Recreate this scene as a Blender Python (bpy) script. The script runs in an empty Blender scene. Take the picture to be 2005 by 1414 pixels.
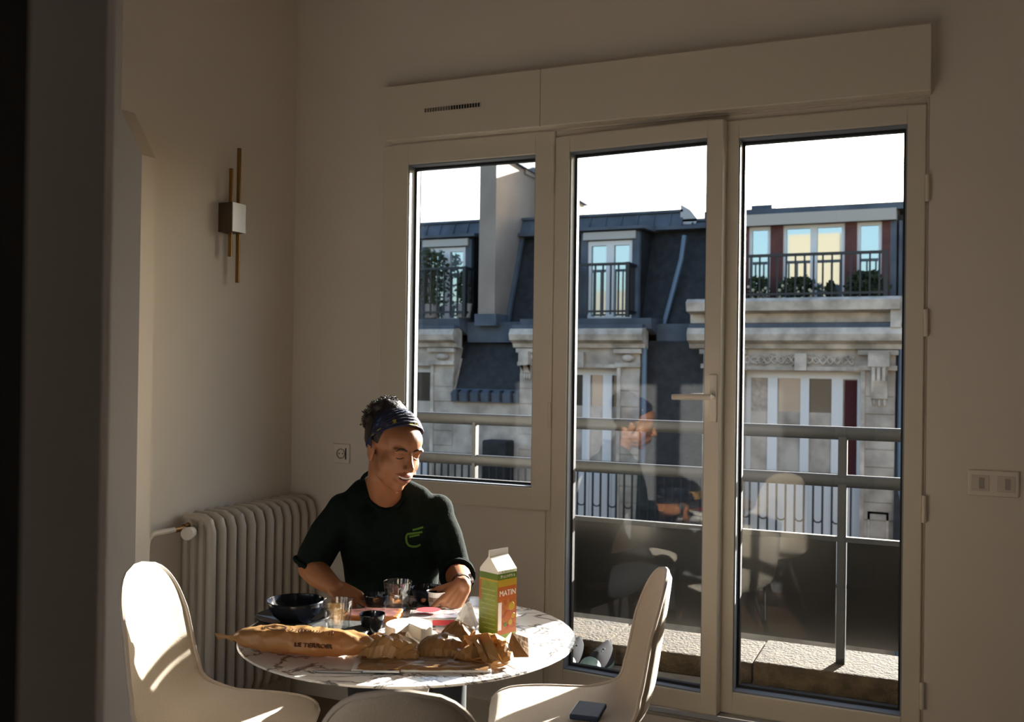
import bpy, bmesh, math, random
import numpy as np
from mathutils import Vector, Matrix, noise as mnoise
from math import sin, cos, pi, radians, sqrt, tan, atan2
S = bpy.context.scene
COL = S.collection
RND = random.Random(7)

# ------------------------------------------------------------------ camera, sky, sun, exposure
yaw, pit, rho, F = radians(24.5), math.atan(14/1950), radians(.8), 1950.0
fw = Vector((-sin(yaw)*cos(pit), cos(yaw)*cos(pit), sin(pit)))
rt = Vector((cos(yaw), sin(yaw), 0)); up = rt.cross(fw)
Rv = rt*cos(rho)+up*sin(rho); Uv = up*cos(rho)-rt*sin(rho)
cd = bpy.data.cameras.new('camera'); cam = bpy.data.objects.new('camera', cd); COL.objects.link(cam)
cd.sensor_fit = 'HORIZONTAL'; cd.sensor_width = 36.0; cd.lens = 36.0*F/2005
cd.clip_start = .02; cd.clip_end = 500
M3 = Matrix((Rv, Uv, -fw)).transposed()
cam.matrix_world = Matrix.Translation((0, 0, 1.43)) @ M3.to_4x4()
cd.dof.use_dof = True; cd.dof.focus_distance = 3.2; cd.dof.aperture_fstop = 5.6
S.camera = cam

SUN_AZ, SUN_EL = radians(16.5), radians(16.8)
sdir = Vector((sin(SUN_AZ)*cos(SUN_EL), cos(SUN_AZ)*cos(SUN_EL), sin(SUN_EL)))
W = bpy.data.worlds.new('world'); S.world = W; W.use_nodes = True
nt = W.node_tree; nt.nodes.clear()
wo = nt.nodes.new('ShaderNodeOutputWorld'); bg = nt.nodes.new('ShaderNodeBackground')
sky = nt.nodes.new('ShaderNodeTexSky'); sky.sky_type = 'NISHITA'; sky.sun_disc = False
sky.sun_elevation = SUN_EL; sky.sun_rotation = SUN_AZ; sky.altitude = 60; sky.dust_density = 3.0; sky.air_density = 1.0; sky.ozone_density = 1.5
bg.inputs['Strength'].default_value = .27
nt.links.new(sky.outputs[0], bg.inputs[0]); nt.links.new(bg.outputs[0], wo.inputs[0])
sl = bpy.data.lights.new('sun', 'SUN'); sl.energy = 27.0; sl.angle = radians(.6); sl.color = (1, .94, .86)
so = bpy.data.objects.new('sun', sl); COL.objects.link(so); so.rotation_euler = sdir.to_track_quat('Z', 'Y').to_euler(); so.location = (8, 20, 10)
hl_ = bpy.data.lights.new('near_wall_fill', 'POINT'); hl_.energy = 7; hl_.shadow_soft_size = .15; hl_.color = (1,.95,.9)  # added fill behind the camera, lifts the dim near wall
ho = bpy.data.objects.new('near_wall_fill', hl_); COL.objects.link(ho); ho.location = (.5, -1.6, 2.5)
for nm, x0, x1, z0, z1 in (('portal_window', -2.13, -1.55, .96, 2.28), ('portal_door', -1.41, -.18, .26, 2.28)):
    pl = bpy.data.lights.new(nm, 'AREA'); pl.shape = 'RECTANGLE'; pl.size = x1-x0; pl.size_y = z1-z0; pl.cycles.is_portal = True
    po = bpy.data.objects.new(nm, pl); COL.objects.link(po); po.location = ((x0+x1)/2, 3.86, (z0+z1)/2); po.rotation_euler = (radians(-90), 0, 0)
S.view_settings.view_transform = 'Standard'; S.view_settings.look = 'None'; S.view_settings.gamma = 1; S.view_settings.use_curve_mapping = False
S.view_settings.exposure = .95
S.cycles.max_bounces = 10; S.cycles.diffuse_bounces = 6; S.cycles.glossy_bounces = 5; S.cycles.transparent_max_bounces = 16; S.cycles.transmission_bounces = 6
S.cycles.caustics_reflective = False; S.cycles.caustics_refractive = False; S.cycles.sample_clamp_indirect = 12
S.cycles.use_denoising = True

# ------------------------------------------------------------------ helpers
class MB:
    """collects geometry and links it as ONE mesh object"""
    def __init__(s): s.v = []; s.f = []; s.fm = []; s.m = 0
    def add(s, vs, fs):
        o = len(s.v); s.v += [tuple(p) for p in vs]; s.f += [tuple(i+o for i in f) for f in fs]; s.fm += [s.m]*len(fs)
    def box(s, x0, x1, y0, y1, z0, z1):
        s.add([(x0,y0,z0),(x1,y0,z0),(x1,y1,z0),(x0,y1,z0),(x0,y0,z1),(x1,y0,z1),(x1,y1,z1),(x0,y1,z1)],
              [(0,3,2,1),(4,5,6,7),(0,1,5,4),(1,2,6,5),(2,3,7,6),(3,0,4,7)])
    def bar(s, a, b, w, d, up=(0,0,1)):
        a, b = Vector(a), Vector(b); t = (b-a).normalized(); u = Vector(up)
        if abs(t.dot(u)) > .95: u = Vector((1,0,0))
        n = t.cross(u).normalized()*w/2; m = n.cross(t).normalized()*d/2
        q = [-n-m, n-m, n+m, -n+m]
        s.add([a+k for k in q]+[b+k for k in q], [(0,3,2,1),(4,5,6,7),(0,1,5,4),(1,2,6,5),(2,3,7,6),(3,0,4,7)])
    def tube(s, pts, r, n=10, caps=True, sy=1.0):
        pts = [Vector(p) for p in pts]; rs = r if isinstance(r, (list, tuple)) else [r]*len(pts)
        vs = []; ref = Vector((0,0,1))
        t0 = (pts[1]-pts[0]).normalized()
        if abs(t0.dot(ref)) > .9: ref = Vector((0,1,0)) if abs(t0.y) < .9 else Vector((1,0,0))
        nv = (ref - t0*ref.dot(t0)).normalized()
        for i, p in enumerate(pts):
            t = ((pts[min(i+1, len(pts)-1)]-pts[max(i-1, 0)])).normalized()
            nv = (nv - t*nv.dot(t)).normalized(); b = t.cross(nv)
            for k in range(n):
                a = 2*pi*k/n; vs.append(p+nv*(rs[i]*cos(a))+b*(rs[i]*sy*sin(a)))
        fs = [(i*n+k, i*n+(k+1) % n, (i+1)*n+(k+1) % n, (i+1)*n+k) for i in range(len(pts)-1) for k in range(n)]
        if caps: fs += [tuple(range(n))[::-1], tuple((len(pts)-1)*n+k for k in range(n))]
        s.add(vs, fs)
    def lathe(s, prof, c=(0,0,0), n=32, sx=1, sy=1, close=False):
        vs = []; m = len(prof)
        for r, z in prof:
            for k in range(n):
                a = 2*pi*k/n; vs.append((c[0]+r*sx*cos(a), c[1]+r*sy*sin(a), c[2]+z))
        fs = [(i*n+k, i*n+(k+1) % n, (i+1)*n+(k+1) % n, (i+1)*n+k) for i in range(m-1) for k in range(n)]
        if prof[0][0] > 1e-6 and not close: fs.append(tuple(range(n))[::-1])
        if prof[-1][0] > 1e-6 and not close: fs.append(tuple((m-1)*n+k for k in range(n)))
        if close: fs += [((m-1)*n+k, (m-1)*n+(k+1) % n, (k+1) % n, k) for k in range(n)]
        s.add(vs, fs)
    def prism(s, poly, axis, a, b):
        """poly of (p,q) pairs extruded along axis from a to b; x: (y,z)  y: (x,z)  z: (x,y)"""
        def mk(p, q, t): return {'x': (t,p,q), 'y': (p,t,q), 'z': (p,q,t)}[axis]
        n = len(poly); vs = [mk(p, q, a) for p, q in poly]+[mk(p, q, b) for p, q in poly]
        s.add(vs, [tuple(range(n))[::-1], tuple(range(n, 2*n))]+[(i, (i+1) % n, n+(i+1) % n, n+i) for i in range(n)])
    def ell(s, c, r, n=12, m=8, rot=None):
        c = Vector(c); vs = []; fs = []
        for j in range(m+1):
            th = pi*j/m
            for k in range(n):
                a = 2*pi*k/n; p = Vector((r[0]*sin(th)*cos(a), r[1]*sin(th)*sin(a), r[2]*cos(th)))
                if rot is not None: p = rot @ p
                vs.append(c+p)
        for j in range(m):
            for k in range(n): fs.append((j*n+k, (j+1)*n+k, (j+1)*n+(k+1) % n, j*n+(k+1) % n))
        s.add(vs, fs)
    def grid(s, fn, nu, nv, closed=False):
        vs = [fn(i/nu, j/nv) for i in range(nu+(0 if closed else 1)) for j in range(nv+1)]
        w = nv+1; k = nu+(0 if closed else 1)
        s.add(vs, [(i*w+j, ((i+1) % k)*w+j, ((i+1) % k)*w+j+1, i*w+j+1) for i in range(nu) for j in range(nv)])
    def build(s, name, m, parent=None, smooth=False, bev=0, loc=None, rot=None, weld=True):
        me = bpy.data.meshes.new(name); me.from_pydata(s.v, [], s.f); ms = m if isinstance(m, (list, tuple)) else [m]
        for q in ms: me.materials.append(q)
        if len(ms) > 1: me.polygons.foreach_set('material_index', s.fm)
        b = bmesh.new(); b.from_mesh(me)
        if weld: bmesh.ops.remove_doubles(b, verts=b.verts, dist=1e-6)
        bmesh.ops.recalc_face_normals(b, faces=b.faces)
        if bev > 0:
            es = [e for e in b.edges if len(e.link_faces) == 2 and e.calc_face_angle(0) > .6]
            bmesh.ops.bevel(b, geom=es, offset=bev, segments=2, affect='EDGES', profile=.5, clamp_overlap=True)
        b.to_mesh(me); b.free()
        if smooth:
            me.shade_smooth()
            try: me.set_sharp_from_angle(angle=radians(40))
            except Exception: pass
        o = bpy.data.objects.new(name, me); COL.objects.link(o)
        if parent: o.parent = parent
        if loc: o.location = loc
        if rot: o.rotation_euler = rot
        return o
def empty(name, loc=(0,0,0), rz=0):
    o = bpy.data.objects.new(name, None); COL.objects.link(o); o.location = loc; o.rotation_euler = (0,0,rz); o.empty_display_size = .1
    return o
def tag(o, label=None, cat=None, group=None, kind=None):
    for k, v in (('label', label), ('category', cat), ('group', group), ('kind', kind)):
        if v: o[k] = v
    return o
def thing(name, label, cat, loc=(0,0,0), rz=0, group=None): return tag(empty(name, loc, rz), label, cat, group)
def copy_tree(o, parent=None):
    c = o.copy(); COL.objects.link(c)
    if parent: c.parent = parent
    for ch in list(o.children): copy_tree(ch, c)
    return c
def mat(name, col, rough=.6, metal=0, var=0, vs=8, bump=0, bs=60, spec=.5, col2=None, sheen=0, trans=0, ior=1.45, bumpstretch=None):
    m = bpy.data.materials.new(name); m.use_nodes = True; n = m.node_tree; p = n.nodes['Principled BSDF']
    p.inputs['Base Color'].default_value = (*col, 1); p.inputs['Roughness'].default_value = rough; p.inputs['Metallic'].default_value = metal
    p.inputs['Specular IOR Level'].default_value = spec; p.inputs['IOR'].default_value = ior
    if sheen: p.inputs['Sheen Weight'].default_value = sheen
    if trans: p.inputs['Transmission Weight'].default_value = trans
    tc = n.nodes.new('ShaderNodeTexCoord')
    if var or col2:
        nz = n.nodes.new('ShaderNodeTexNoise'); nz.inputs['Scale'].default_value = vs; nz.inputs['Detail'].default_value = 5
        n.links.new(tc.outputs['Object'], nz.inputs['Vector'])
        rp = n.nodes.new('ShaderNodeValToRGB'); rp.color_ramp.elements[0].position = .35; rp.color_ramp.elements[1].position = .65
        c2 = col2 if col2 else tuple(min(1, c*(1+var)) for c in col); c1 = col if col2 else tuple(c*(1-var) for c in col)
        rp.color_ramp.elements[0].color = (*c1, 1); rp.color_ramp.elements[1].color = (*c2, 1)
        n.links.new(nz.outputs[0], rp.inputs[0]); n.links.new(rp.outputs[0], p.inputs['Base Color'])
    if bump:
        nb = n.nodes.new('ShaderNodeTexNoise'); nb.inputs['Scale'].default_value = bs; nb.inputs['Detail'].default_value = 4
        if bumpstretch:
            mp = n.nodes.new('ShaderNodeMapping'); mp.inputs['Scale'].default_value = bumpstretch
            n.links.new(tc.outputs['Object'], mp.inputs[0]); n.links.new(mp.outputs[0], nb.inputs['Vector'])
        else: n.links.new(tc.outputs['Object'], nb.inputs['Vector'])
        bp = n.nodes.new('ShaderNodeBump'); bp.inputs['Strength'].default_value = bump; bp.inputs['Distance'].default_value = .01
        n.links.new(nb.outputs[0], bp.inputs['Height']); n.links.new(bp.outputs[0], p.inputs['Normal'])
    return m
def glass_mat(name, tint=(1,1,1), ior=1.5, rough=0.0, boost=1.0):
    """clear sheet: straight-through transmission plus Fresnel mirror"""
    m = bpy.data.materials.new(name); m.use_nodes = True; n = m.node_tree; n.nodes.clear()
    o = n.nodes.new('ShaderNodeOutputMaterial'); t = n.nodes.new('ShaderNodeBsdfTransparent'); g = n.nodes.new('ShaderNodeBsdfGlossy')
    mx = n.nodes.new('ShaderNodeMixShader'); t.inputs[0].default_value = (*tint, 1); g.inputs['Roughness'].default_value = rough
    ge = n.nodes.new('ShaderNodeNewGeometry'); dt = n.nodes.new('ShaderNodeVectorMath'); dt.operation = 'DOT_PRODUCT'
    n.links.new(ge.outputs['Normal'], dt.inputs[0]); n.links.new(ge.outputs['Incoming'], dt.inputs[1]); last = dt.outputs['Value']
    f0 = ((ior-1)/(ior+1))**2*boost
    for op, v in (('ABSOLUTE', None), ('SUBTRACT', 1.0), ('POWER', 5.0), ('MULTIPLY', (1-f0)*min(1, boost)), ('ADD', f0)):
        q = n.nodes.new('ShaderNodeMath'); q.operation = op; q.use_clamp = op == 'ADD'
        if op == 'SUBTRACT': q.inputs[0].default_value = v; n.links.new(last, q.inputs[1])
        else:
            n.links.new(last, q.inputs[0])
            if v is not None: q.inputs[1].default_value = v
        last = q.outputs[0]
    n.links.new(last, mx.inputs[0])
    n.links.new(t.outputs[0], mx.inputs[1]); n.links.new(g.outputs[0], mx.inputs[2]); n.links.new(mx.outputs[0], o.inputs[0])
    return m
def text(body, m, parent, size, loc, rot, name='lettering', depth=.0004, sx=1.0, align='CENTER'):
    c = bpy.data.curves.new('t', 'FONT'); c.body = body; c.size = size; c.align_x = align; c.align_y = 'CENTER'; c.extrude = depth
    o = bpy.data.objects.new('t', c); COL.objects.link(o)
    dg = bpy.context.evaluated_depsgraph_get(); me = bpy.data.meshes.new_from_object(o.evaluated_get(dg))
    bpy.data.objects.remove(o); bpy.data.curves.remove(c)
    me.materials.clear(); me.materials.append(m); me.name = name
    for v in me.vertices: v.co.x *= sx
    q = bpy.data.objects.new(name, me); COL.objects.link(q)
    if parent: q.parent = parent
    q.location = loc; q.rotation_euler = rot
    return q

# ------------------------------------------------------------------ materials
m_wall = mat('wall_paint', (.70,.64,.565), .75, bump=.06, bs=140, var=.015, vs=3)
m_ceil = mat('ceiling_paint', (.68,.63,.565), .8)
m_frame = mat('frame_paint', (.66,.60,.50), .45)
m_floor = mat('floor_wood', (.11,.065,.035), .35, col2=(.17,.10,.06), vs=6, bump=.05, bs=30)
m_reveal = mat('reveal_paint', (.22,.245,.28), .5)
m_alu = mat('aluminium', (.45,.47,.5), .35, .9)
m_rubber = mat('seal', (.02,.02,.022), .6)
m_glass = glass_mat('window_glass', (.97,.985,.98), 1.5, 0, .55)
m_glassd = glass_mat('door_glass', (.97,.985,.98), 1.5, 0, 1.0)
m_white = mat('white_plastic', (.72,.66,.58), .4)

# ------------------------------------------------------------------ room shell
LX, WY, TH = -2.704, 3.6, .24
def st(o): o['kind'] = 'structure'; return o
b = MB()
yo = WY+TH
b.box(-9, -2.25, WY, yo, -12, 4.2)          # left of the opening
b.box(-.118, 9, WY, yo, -12, 4.2)           # right
b.box(-2.25, -.118, WY, yo, 2.36, 4.2)      # above
b.box(-2.25, -1.49, WY, yo, -12, .875)      # under the left casement
b.box(-1.49, -.118, WY, yo, -12, .15)       # under the doors
st(b.build('wall_back', m_wall))
b = MB(); e0 = yo; e1 = yo+.03
b.box(-12, -2.25, e0, e1, -12, 4.2); b.box(-.118, 12, e0, e1, -12, 4.2); b.box(-2.25, -.118, e0, e1, 2.36, 4.2); pass; b.box(-2.25, -1.49, e0, e1, -12, .875)
st(b.build('wall_outside', mat('street_front', (.10,.085,.065), .9, var=.1, vs=2)))
b = MB(); b.box(-5.3, -3.7, yo-.3, yo+.2, 4.2, 5.9); st(b.build('wall_gable', mat('cream_front', (.17,.135,.09), .9)))
b = MB(); b.box(LX-2.2, LX, 2.60, WY, -.1, 3.1); st(b.build('wall_left', m_wall))
b = MB(); b.box(LX-2.2, LX-2.0, -3.0, 2.6, -.1, 3.1); st(b.build('wall_added_recess', m_wall))  # recess added so no sunlit wall shows in the pane reflections
b = MB(); b.box(1.6, 1.8, -3.0, WY, -.1, 3.1); st(b.build('wall_right', m_wall))
b = MB(); b.box(LX-2.2, 1.8, -3.2, -3.0, -.1, 3.1); st(b.build('wall_rear', m_wall))
b = MB(); b.box(LX-2.2, 1.8, -3.2, WY, -.1, 0); st(b.build('floor', m_floor))
b = MB(); b.box(LX-2.2, 1.8, -3.2, WY, 3.1, 3.2); st(b.build('ceiling', m_ceil))
b = MB(); b.prism([(LX,0),(-2.600,0),(-2.600,2.15),(-2.69,2.30),(LX,2.32)], 'y', 2.595, 2.66); st(b.build('wall_pier', m_wall))
b = MB(); b.box(LX, LX+.015, 2.62, WY, 0, .1); st(b.build('baseboard_left', m_frame))
b = MB(); b.box(LX, -1.49, WY-.015, WY, 0, .1); st(b.build('baseboard_back', m_frame))
# the near partition end the camera looks past, and the dark door edge beside it
m_near = mat('near_lifted_side', (.70,.70,.72), .85)  # camera side coloured pale to lift it out of the shade
b = MB(); b.box(LX-2.0, -.750, .702, .712, 0, 3.1); w = b.build('wall_near', [mat('near_dimmed_side', (.10,.10,.105), .9), m_near]); [setattr(p, 'material_index', 1 if p.normal.y < -.5 or p.normal.x > .5 else 0) for p in w.data.polygons]; st(w)  # runs on leftwards to stop the sun; window side darkened against reflections
b = MB(); b.box(-.72, -.536, .40, .44, .01, 2.1); st(b.build('door_3', mat('door_edge_paint', (.01,.009,.008), .8)))

# roller shutter box
b = MB()
b.prism([(-2.235,2.592),(-2.235,2.40),(-2.205,2.366),(-.112,2.362),(-.112,2.585)], 'y', 3.535, WY-.001)
tr = st(b.build('trim_1', m_frame, bev=.004))
b = MB(); b.box(-1.509, -1.505, 3.5335, 3.536, 2.366, 2.588); b.build('joint', mat('joint_paint', (.42,.36,.29), .7), tr)
b = MB(); b.box(-2.02, -1.762, 3.531, 3.536, 2.462, 2.486); v = b.build('vent_plate', m_frame, tr)
m_dark = mat('vent_dark', (.02,.018,.016), .8); m_mid = mat('vent_mid', (.16,.13,.1), .8)
for k in range(21):
    x = -2.016+k*.0121; b = MB(); b.box(x, x+.0085, 3.5295, 3.5312, 2.466, 2.482); b.build('slot', m_dark if k > 9 else m_mid, v)

def frame_rect(b, x0, x1, z0, z1, w, y0, y1, wl=None, wr=None, wt=None, wb=None):
    wl = wl or w; wr = wr or w; wt = wt or w; wb = wb or w
    b.box(x0, x0+wl, y0, y1, z0, z1); b.box(x1-wr, x1, y0, y1, z0, z1)
    b.box(x0+wl, x1-wr, y0, y1, z0, z0+wb); b.box(x0+wl, x1-wr, y0, y1, z1-wt, z1)
# left casement
w1 = st(empty('window_1', (-2.25, WY, .875)))
def part(b, name, m, par, bev=0, smooth=False):
    """geometry given in world coordinates, stored relative to its (unrotated) parent"""
    l = par.location; b.v = [(x-l.x, y-l.y, z-l.z) for x, y, z in b.v]
    return b.build(name, m, par, bev=bev, smooth=smooth)
b = MB(); frame_rect(b, -2.25, -1.467, .876, 2.36, .06, 3.594, 3.70, wl=.122, wr=.081, wt=.086, wb=.085); fr = part(b, 'window_frame', m_frame, w1, .004)
def beads(par, x0, x1, z0, z1, yb, ox=0, oy=0):
    b = MB(); frame_rect(b, x0, x1, z0, z1, .006, yb, yb+.012); b.v = [(x-ox, y-oy, z) for x, y, z in b.v]; b.build('glazing_bead', m_alu, par)
    b = MB(); frame_rect(b, x0+.006, x1-.006, z0+.006, z1-.006, .007, yb+.012, yb+.04); b.v = [(x-ox, y-oy, z) for x, y, z in b.v]; b.build('seal', m_rubber, par)
def wpart(par):
    l = par.location
    return (l.x, l.y, l.z)
b = MB(); frame_rect(b, -2.128, -1.548, .961, 2.274, .005, 3.602, 3.648); part(b, 'glazing_bead', m_reveal, w1)
b = MB(); frame_rect(b, -2.123, -1.553, .966, 2.269, .009, 3.648, 3.675); part(b, 'seal', m_rubber, w1)
b = MB(); b.box(-2.123, -1.553, 3.660, 3.666, .966, 2.269); part(b, 'pane', m_glass, w1)
b = MB(); b.tube([(-1.472,3.588,2.19),(-1.472,3.588,2.30)], .007); part(b, 'hinge', m_frame, w1, smooth=True)
# door 2 (right leaf, shut) with the outer frame
d2 = st(empty('door_2', (-.80, WY, .197)))
b = MB(); frame_rect(b, -.806, -.128, .20, 2.335, .055, 3.597, 3.70, wl=.053, wr=.058, wt=.062, wb=.076); part(b, 'leaf_frame', m_frame, d2, .004)
b = MB(); frame_rect(b, -.753, -.186, .276, 2.273, .005, 3.605, 3.650); part(b, 'glazing_bead', m_reveal, d2)
b = MB(); frame_rect(b, -.748, -.191, .281, 2.268, .009, 3.650, 3.677); part(b, 'seal', m_rubber, d2)
b = MB(); b.box(-.748, -.191, 3.662, 3.668, .281, 2.268); part(b, 'pane', m_glass, d2)
for z in (.36, .98, 1.60, 2.05):
    b = MB(); b.tube([(-.122,3.59,z-.045),(-.122,3.59,z+.045)], .008); part(b, 'hinge', m_frame, d2, smooth=True)
b = MB(); frame_rect(b, -1.49, -.1185, .15, 2.3595, .02, 3.61, 3.70, wr=.0095, wb=.045, wt=.022); tf = part(b, 'outer_frame', m_frame, d2, .003)
b = MB(); b.box(-1.47, -.135, 3.56, 3.612, .175, .198); part(b, 'threshold', m_alu, d2, .003)
for z in (.50,.72,1.0,1.62,1.9): 
    b = MB(); b.box(-.8085, -.806, 3.615, 3.64, z-.02, z+.02); part(b, 'latch', m_rubber, d2)
# door 1 (middle leaf) hinged on its left side and standing a little open into the room
d1 = st(empty('door_1', (-1.467, 3.598, .197), radians(-4.6)))
def dpart(b, name, m, bev=0, smooth=False): return b.build(name, m, d1, bev=bev, smooth=smooth)
b = MB(); frame_rect(b, 0, .672, .003, 2.137, .06, 0, .068, wl=.062, wr=.058, wt=.062, wb=.07); dpart(b, 'leaf_frame', m_frame, .004)
b = MB(); frame_rect(b, .062, .614, .073, 2.075, .005, .008, .045); dpart(b, 'glazing_bead', m_reveal)
b = MB(); frame_rect(b, .067, .609, .078, 2.070, .009, .045, .065); dpart(b, 'seal', m_rubber)
b = MB(); b.box(.067, .609, .053, .059, .078, 2.070); dpart(b, 'pane', m_glassd)
b = MB(); b.box(.632, .662, -.008, 0, 1.05, 1.22); hp = dpart(b, 'handle_plate', m_white, .003)
b = MB(); b.tube([(.647,-.006,1.14),(.647,-.05,1.14)], .009); b.tube([(.655,-.05,1.14),(.60,-.052,1.14),(.51,-.05,1.137)], [.011,.011,.010], sy=.7); b.build('handle', m_white, hp, smooth=True)
for z in (.2, 1.05, 1.95):
    b = MB(); b.tube([(-.006,-.007,z-.05),(-.006,-.007,z+.05)], .008); dpart(b, 'hinge', m_frame, smooth=True)
# ------------------------------------------------------------------ balcony outside
m_stonek = mat('kerb_stone', (.022,.013,.005), .95, col2=(.060,.041,.020), vs=16, bump=1.0, bs=70)
m_rail = mat('rail_paint', (.03,.033,.037), .5, 0)
m_panel = mat('panel_dark', (.012,.012,.013), .25)
b = MB(); b.box(-9, 9, WY+TH, 4.44, -.1, .17); st(b.build('balcony_floor', mat('zinc_floor', (.16,.15,.14), .7, var=.2, bump=.1)))
# low stone kerb in separate blocks
kb = st(empty('balcony_kerb', (0, 4.06, .17)))
x = -3.4; k = 0
while x < 1.2:
    w = .62+.05*((k*7) % 3)
    b = MB(); zt = .082+.004*((k*5) % 3); b.prism([(0,0),(0,zt-.02),(.02,zt),(.33,zt+.012),(.33,0)], 'x', x+.003, x+w-.003)
    b.build('stone', m_stonek, kb, bev=.006); x += w; k += 1
rl = thing('balcony_railing', 'grey steel balcony railing with two tubes and dark panels outside the glass', 'railing', (0, 4.2, .25))
def rp(b, name, m=m_rail, smooth=False, bev=0): return b.build(name, m, rl, smooth=smooth, bev=bev)
b = MB(); b.tube([(-3.6,0,.937),(2.2,0,.937)], .027, 14, sy=.9); rp(b, 'handrail', smooth=True)
b = MB(); b.tube([(-3.6,0,.745),(2.2,0,.745)], .026, 14, sy=.9); rp(b, 'middle_rail', smooth=True)
b = MB(); b.bar((-3.6,0,.512),(2.2,0,.512), .03, .02); rp(b, 'lower_rail')
for px, w in ((-2.098,.018),(-.446,.034),(1.2,.034)):
    b = MB(); b.box(px-w/2, px+w/2, -.02, .02, .0, .93); rp(b, 'post', bev=.003)
for x0, x1 in ((-3.5,-2.115),(-2.08,-.468),(-.425,1.17)):
    b = MB(); b.box(x0, x1, -.006, .006, .09, .50); rp(b, 'panel', m_panel)
# shoes on the balcony
m_shoe = mat('shoe_canvas', (.006,.006,.010), .95, spec=.1); m_toe = mat('shoe_rubber', (.16,.24,.24), .6)
def shoe(loc, rz, label):
    t = thing('shoe', label, 'shoe', loc, rz, 'shoes on the balcony floor')
    b = MB()
    def f(u, v):
        y = -.13+.26*u; w = .043*(sin(pi*min(1, u*.92+.06))**.45); h = (.055+.045*u if u > .35 else .03+.115*u)*(1 if u < .9 else .85)
        a = pi*v; return (w*cos(a), y, .012+h*sin(a)**.8)
    b.grid(f, 16, 12); b.build('upper', m_shoe, t, smooth=True)
    b = MB(); b.lathe([(.95,0),(1,.006),(1,.018),(.9,.022)], n=24, sx=.045, sy=.135); b.v = [(x, y, z) for x, y, z in b.v]; b.build('sole', m_toe, t, smooth=True)
    b = MB(); b.ell((0,-.092,.035), (.046,.046,.045), 14, 10); b.build('toe_cap', m_toe, t, smooth=True)
    b = MB()
    for k in range(3): b.tube([(-.018,-.03+.022*k,.075+.006*k),(.018,-.022+.022*k,.077+.006*k)], .003, 6)
    b.build('laces', m_toe, t)
shoe((-1.503, 3.95, .17), .06, 'left of the two dark shoes with pale toe caps outside the glass')
shoe((-1.385, 3.955, .17), -.06, 'right of the two dark shoes with pale toe caps outside the glass')

# ------------------------------------------------------------------ building across the street
m_stone = mat('facade_stone', (.27,.232,.195), .95, col2=(.52,.458,.39), vs=2.2, bump=.5, bs=9, bumpstretch=(1,1,.35))
m_stone2 = mat('facade_trim', (.31,.27,.225), .95, col2=(.60,.53,.455), vs=3.0, bump=.5, bs=16)
m_stucco = mat('stucco', (.27,.225,.19), .9, var=.1, vs=1.2, bump=.15, bs=10)
m_slate = mat('slate', (.006,.007,.0085), .65, col2=(.020,.022,.026), vs=7, bump=.8, bs=14, bumpstretch=(1,1,4))
m_zinc = mat('zinc', (.085,.103,.130), .85, 0, spec=.15, var=.2, vs=2)
m_wood = mat('window_paint', (.66,.67,.68), .5)
m_blind = mat('blind_box', (.40,.385,.36), .6)
m_pane = mat('mirror_pane', (.36,.43,.46), .03, .7, spec=.8)
m_panelow = mat('low_pane', (.22,.20,.19), .05, .35, spec=.8)
m_panedark = mat('dark_pane', (.035,.032,.03), .08, .2, spec=.8); m_panegrey = mat('curtained_pane', (.20,.18,.165), .25, .1, col2=(.34,.31,.285), vs=12)
m_iron = mat('wrought_iron', (.012,.013,.016), .5)
m_brick = mat('red_post', (.10,.035,.03), .8, var=.2, vs=6)
m_curt = mat('curtain_red', (.06,.012,.014), .9); m_curt2 = mat('curtain_cream', (.62,.53,.43), .9)
m_leaf = mat('leaf', (.03,.05,.02), .7, var=.4, vs=6); m_pot = mat('pot', (.35,.33,.31), .8); m_bloom = mat('blossom', (.62,.58,.42), .7)
m_roomdark = mat('room_behind_glass', (.10,.085,.07), .9)
m_pipe = mat('downpipe', (.13,.18,.24), .5, .2)
YF = 18.0
bd = thing('apartment_building', 'grey stone apartment building with slate mansard roof across the street', 'building', (0, YF, 0))
def bp(b, name, m, par=None, bev=0, smooth=False):
    par = par or bd
    b.v = [(x, y-YF, z) for x, y, z in b.v]
    return b.build(name, m, par, bev=bev, smooth=smooth)
# body, lower wall and party wall
b = MB(); b.box(-20, 8, YF+1.95, YF+11, -13, 4.2); bp(b, 'wall', m_stone)
b = MB(); b.box(-20, 8, YF+.25, YF+2, -13, .72); bp(b, 'wall', m_stone)
b = MB(); b.box(-20, 8, YF-.85, YF+.25, -2.55, -2.25); bp(b, 'balcony_slab', m_stone2)
# upper mansard slope, flat zinc band above it
def slope(x0, x1, z0=2.3, z1=4.32, y0=.75, y1=1.5):
    b = MB(); b.prism([(YF+y0, z0), (YF+y1, z1), (YF+y1+.3, z1), (YF+y0+.3, z0)], 'x', x0, x1); bp(b, 'slate_slope', m_slate)
slope(-20, -9.03); slope(-8.66, 8)
for x0, x1, zt in ((-20,-9.03,4.64),(-8.66,-5.15,4.62),(-5.15,8,4.42)):
    b = MB(); b.prism([(YF+1.28,4.24),(YF+1.45,zt-.04),(YF+1.5,zt),(YF+4,zt+.02),(YF+4,4.2),(YF+1.6,4.2)], 'x', x0, x1); zr = bp(b, 'zinc_roof', m_zinc)
    b = MB(); b.box(x0, x1, YF+1.2, YF+1.34, 4.22, 4.29); b.box(x0, x1, YF+1.40, YF+1.5, zt-.03, zt+.02); bp(b, 'roof_edge', m_zinc, zr)
    b = MB(); k = x0+.2
    while k < x1: b.bar((k,YF+1.275,4.28),(k,YF+1.445,zt-.03), .025, .03); k += .34
    o = bp(b, 'seam', m_zinc, zr); o['kind'] = 'stuff'
b = MB(); b.box(-20, 8, YF+1.55, YF+11, 4.1, 4.3); bp(b, 'roof_top', m_zinc)
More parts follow.
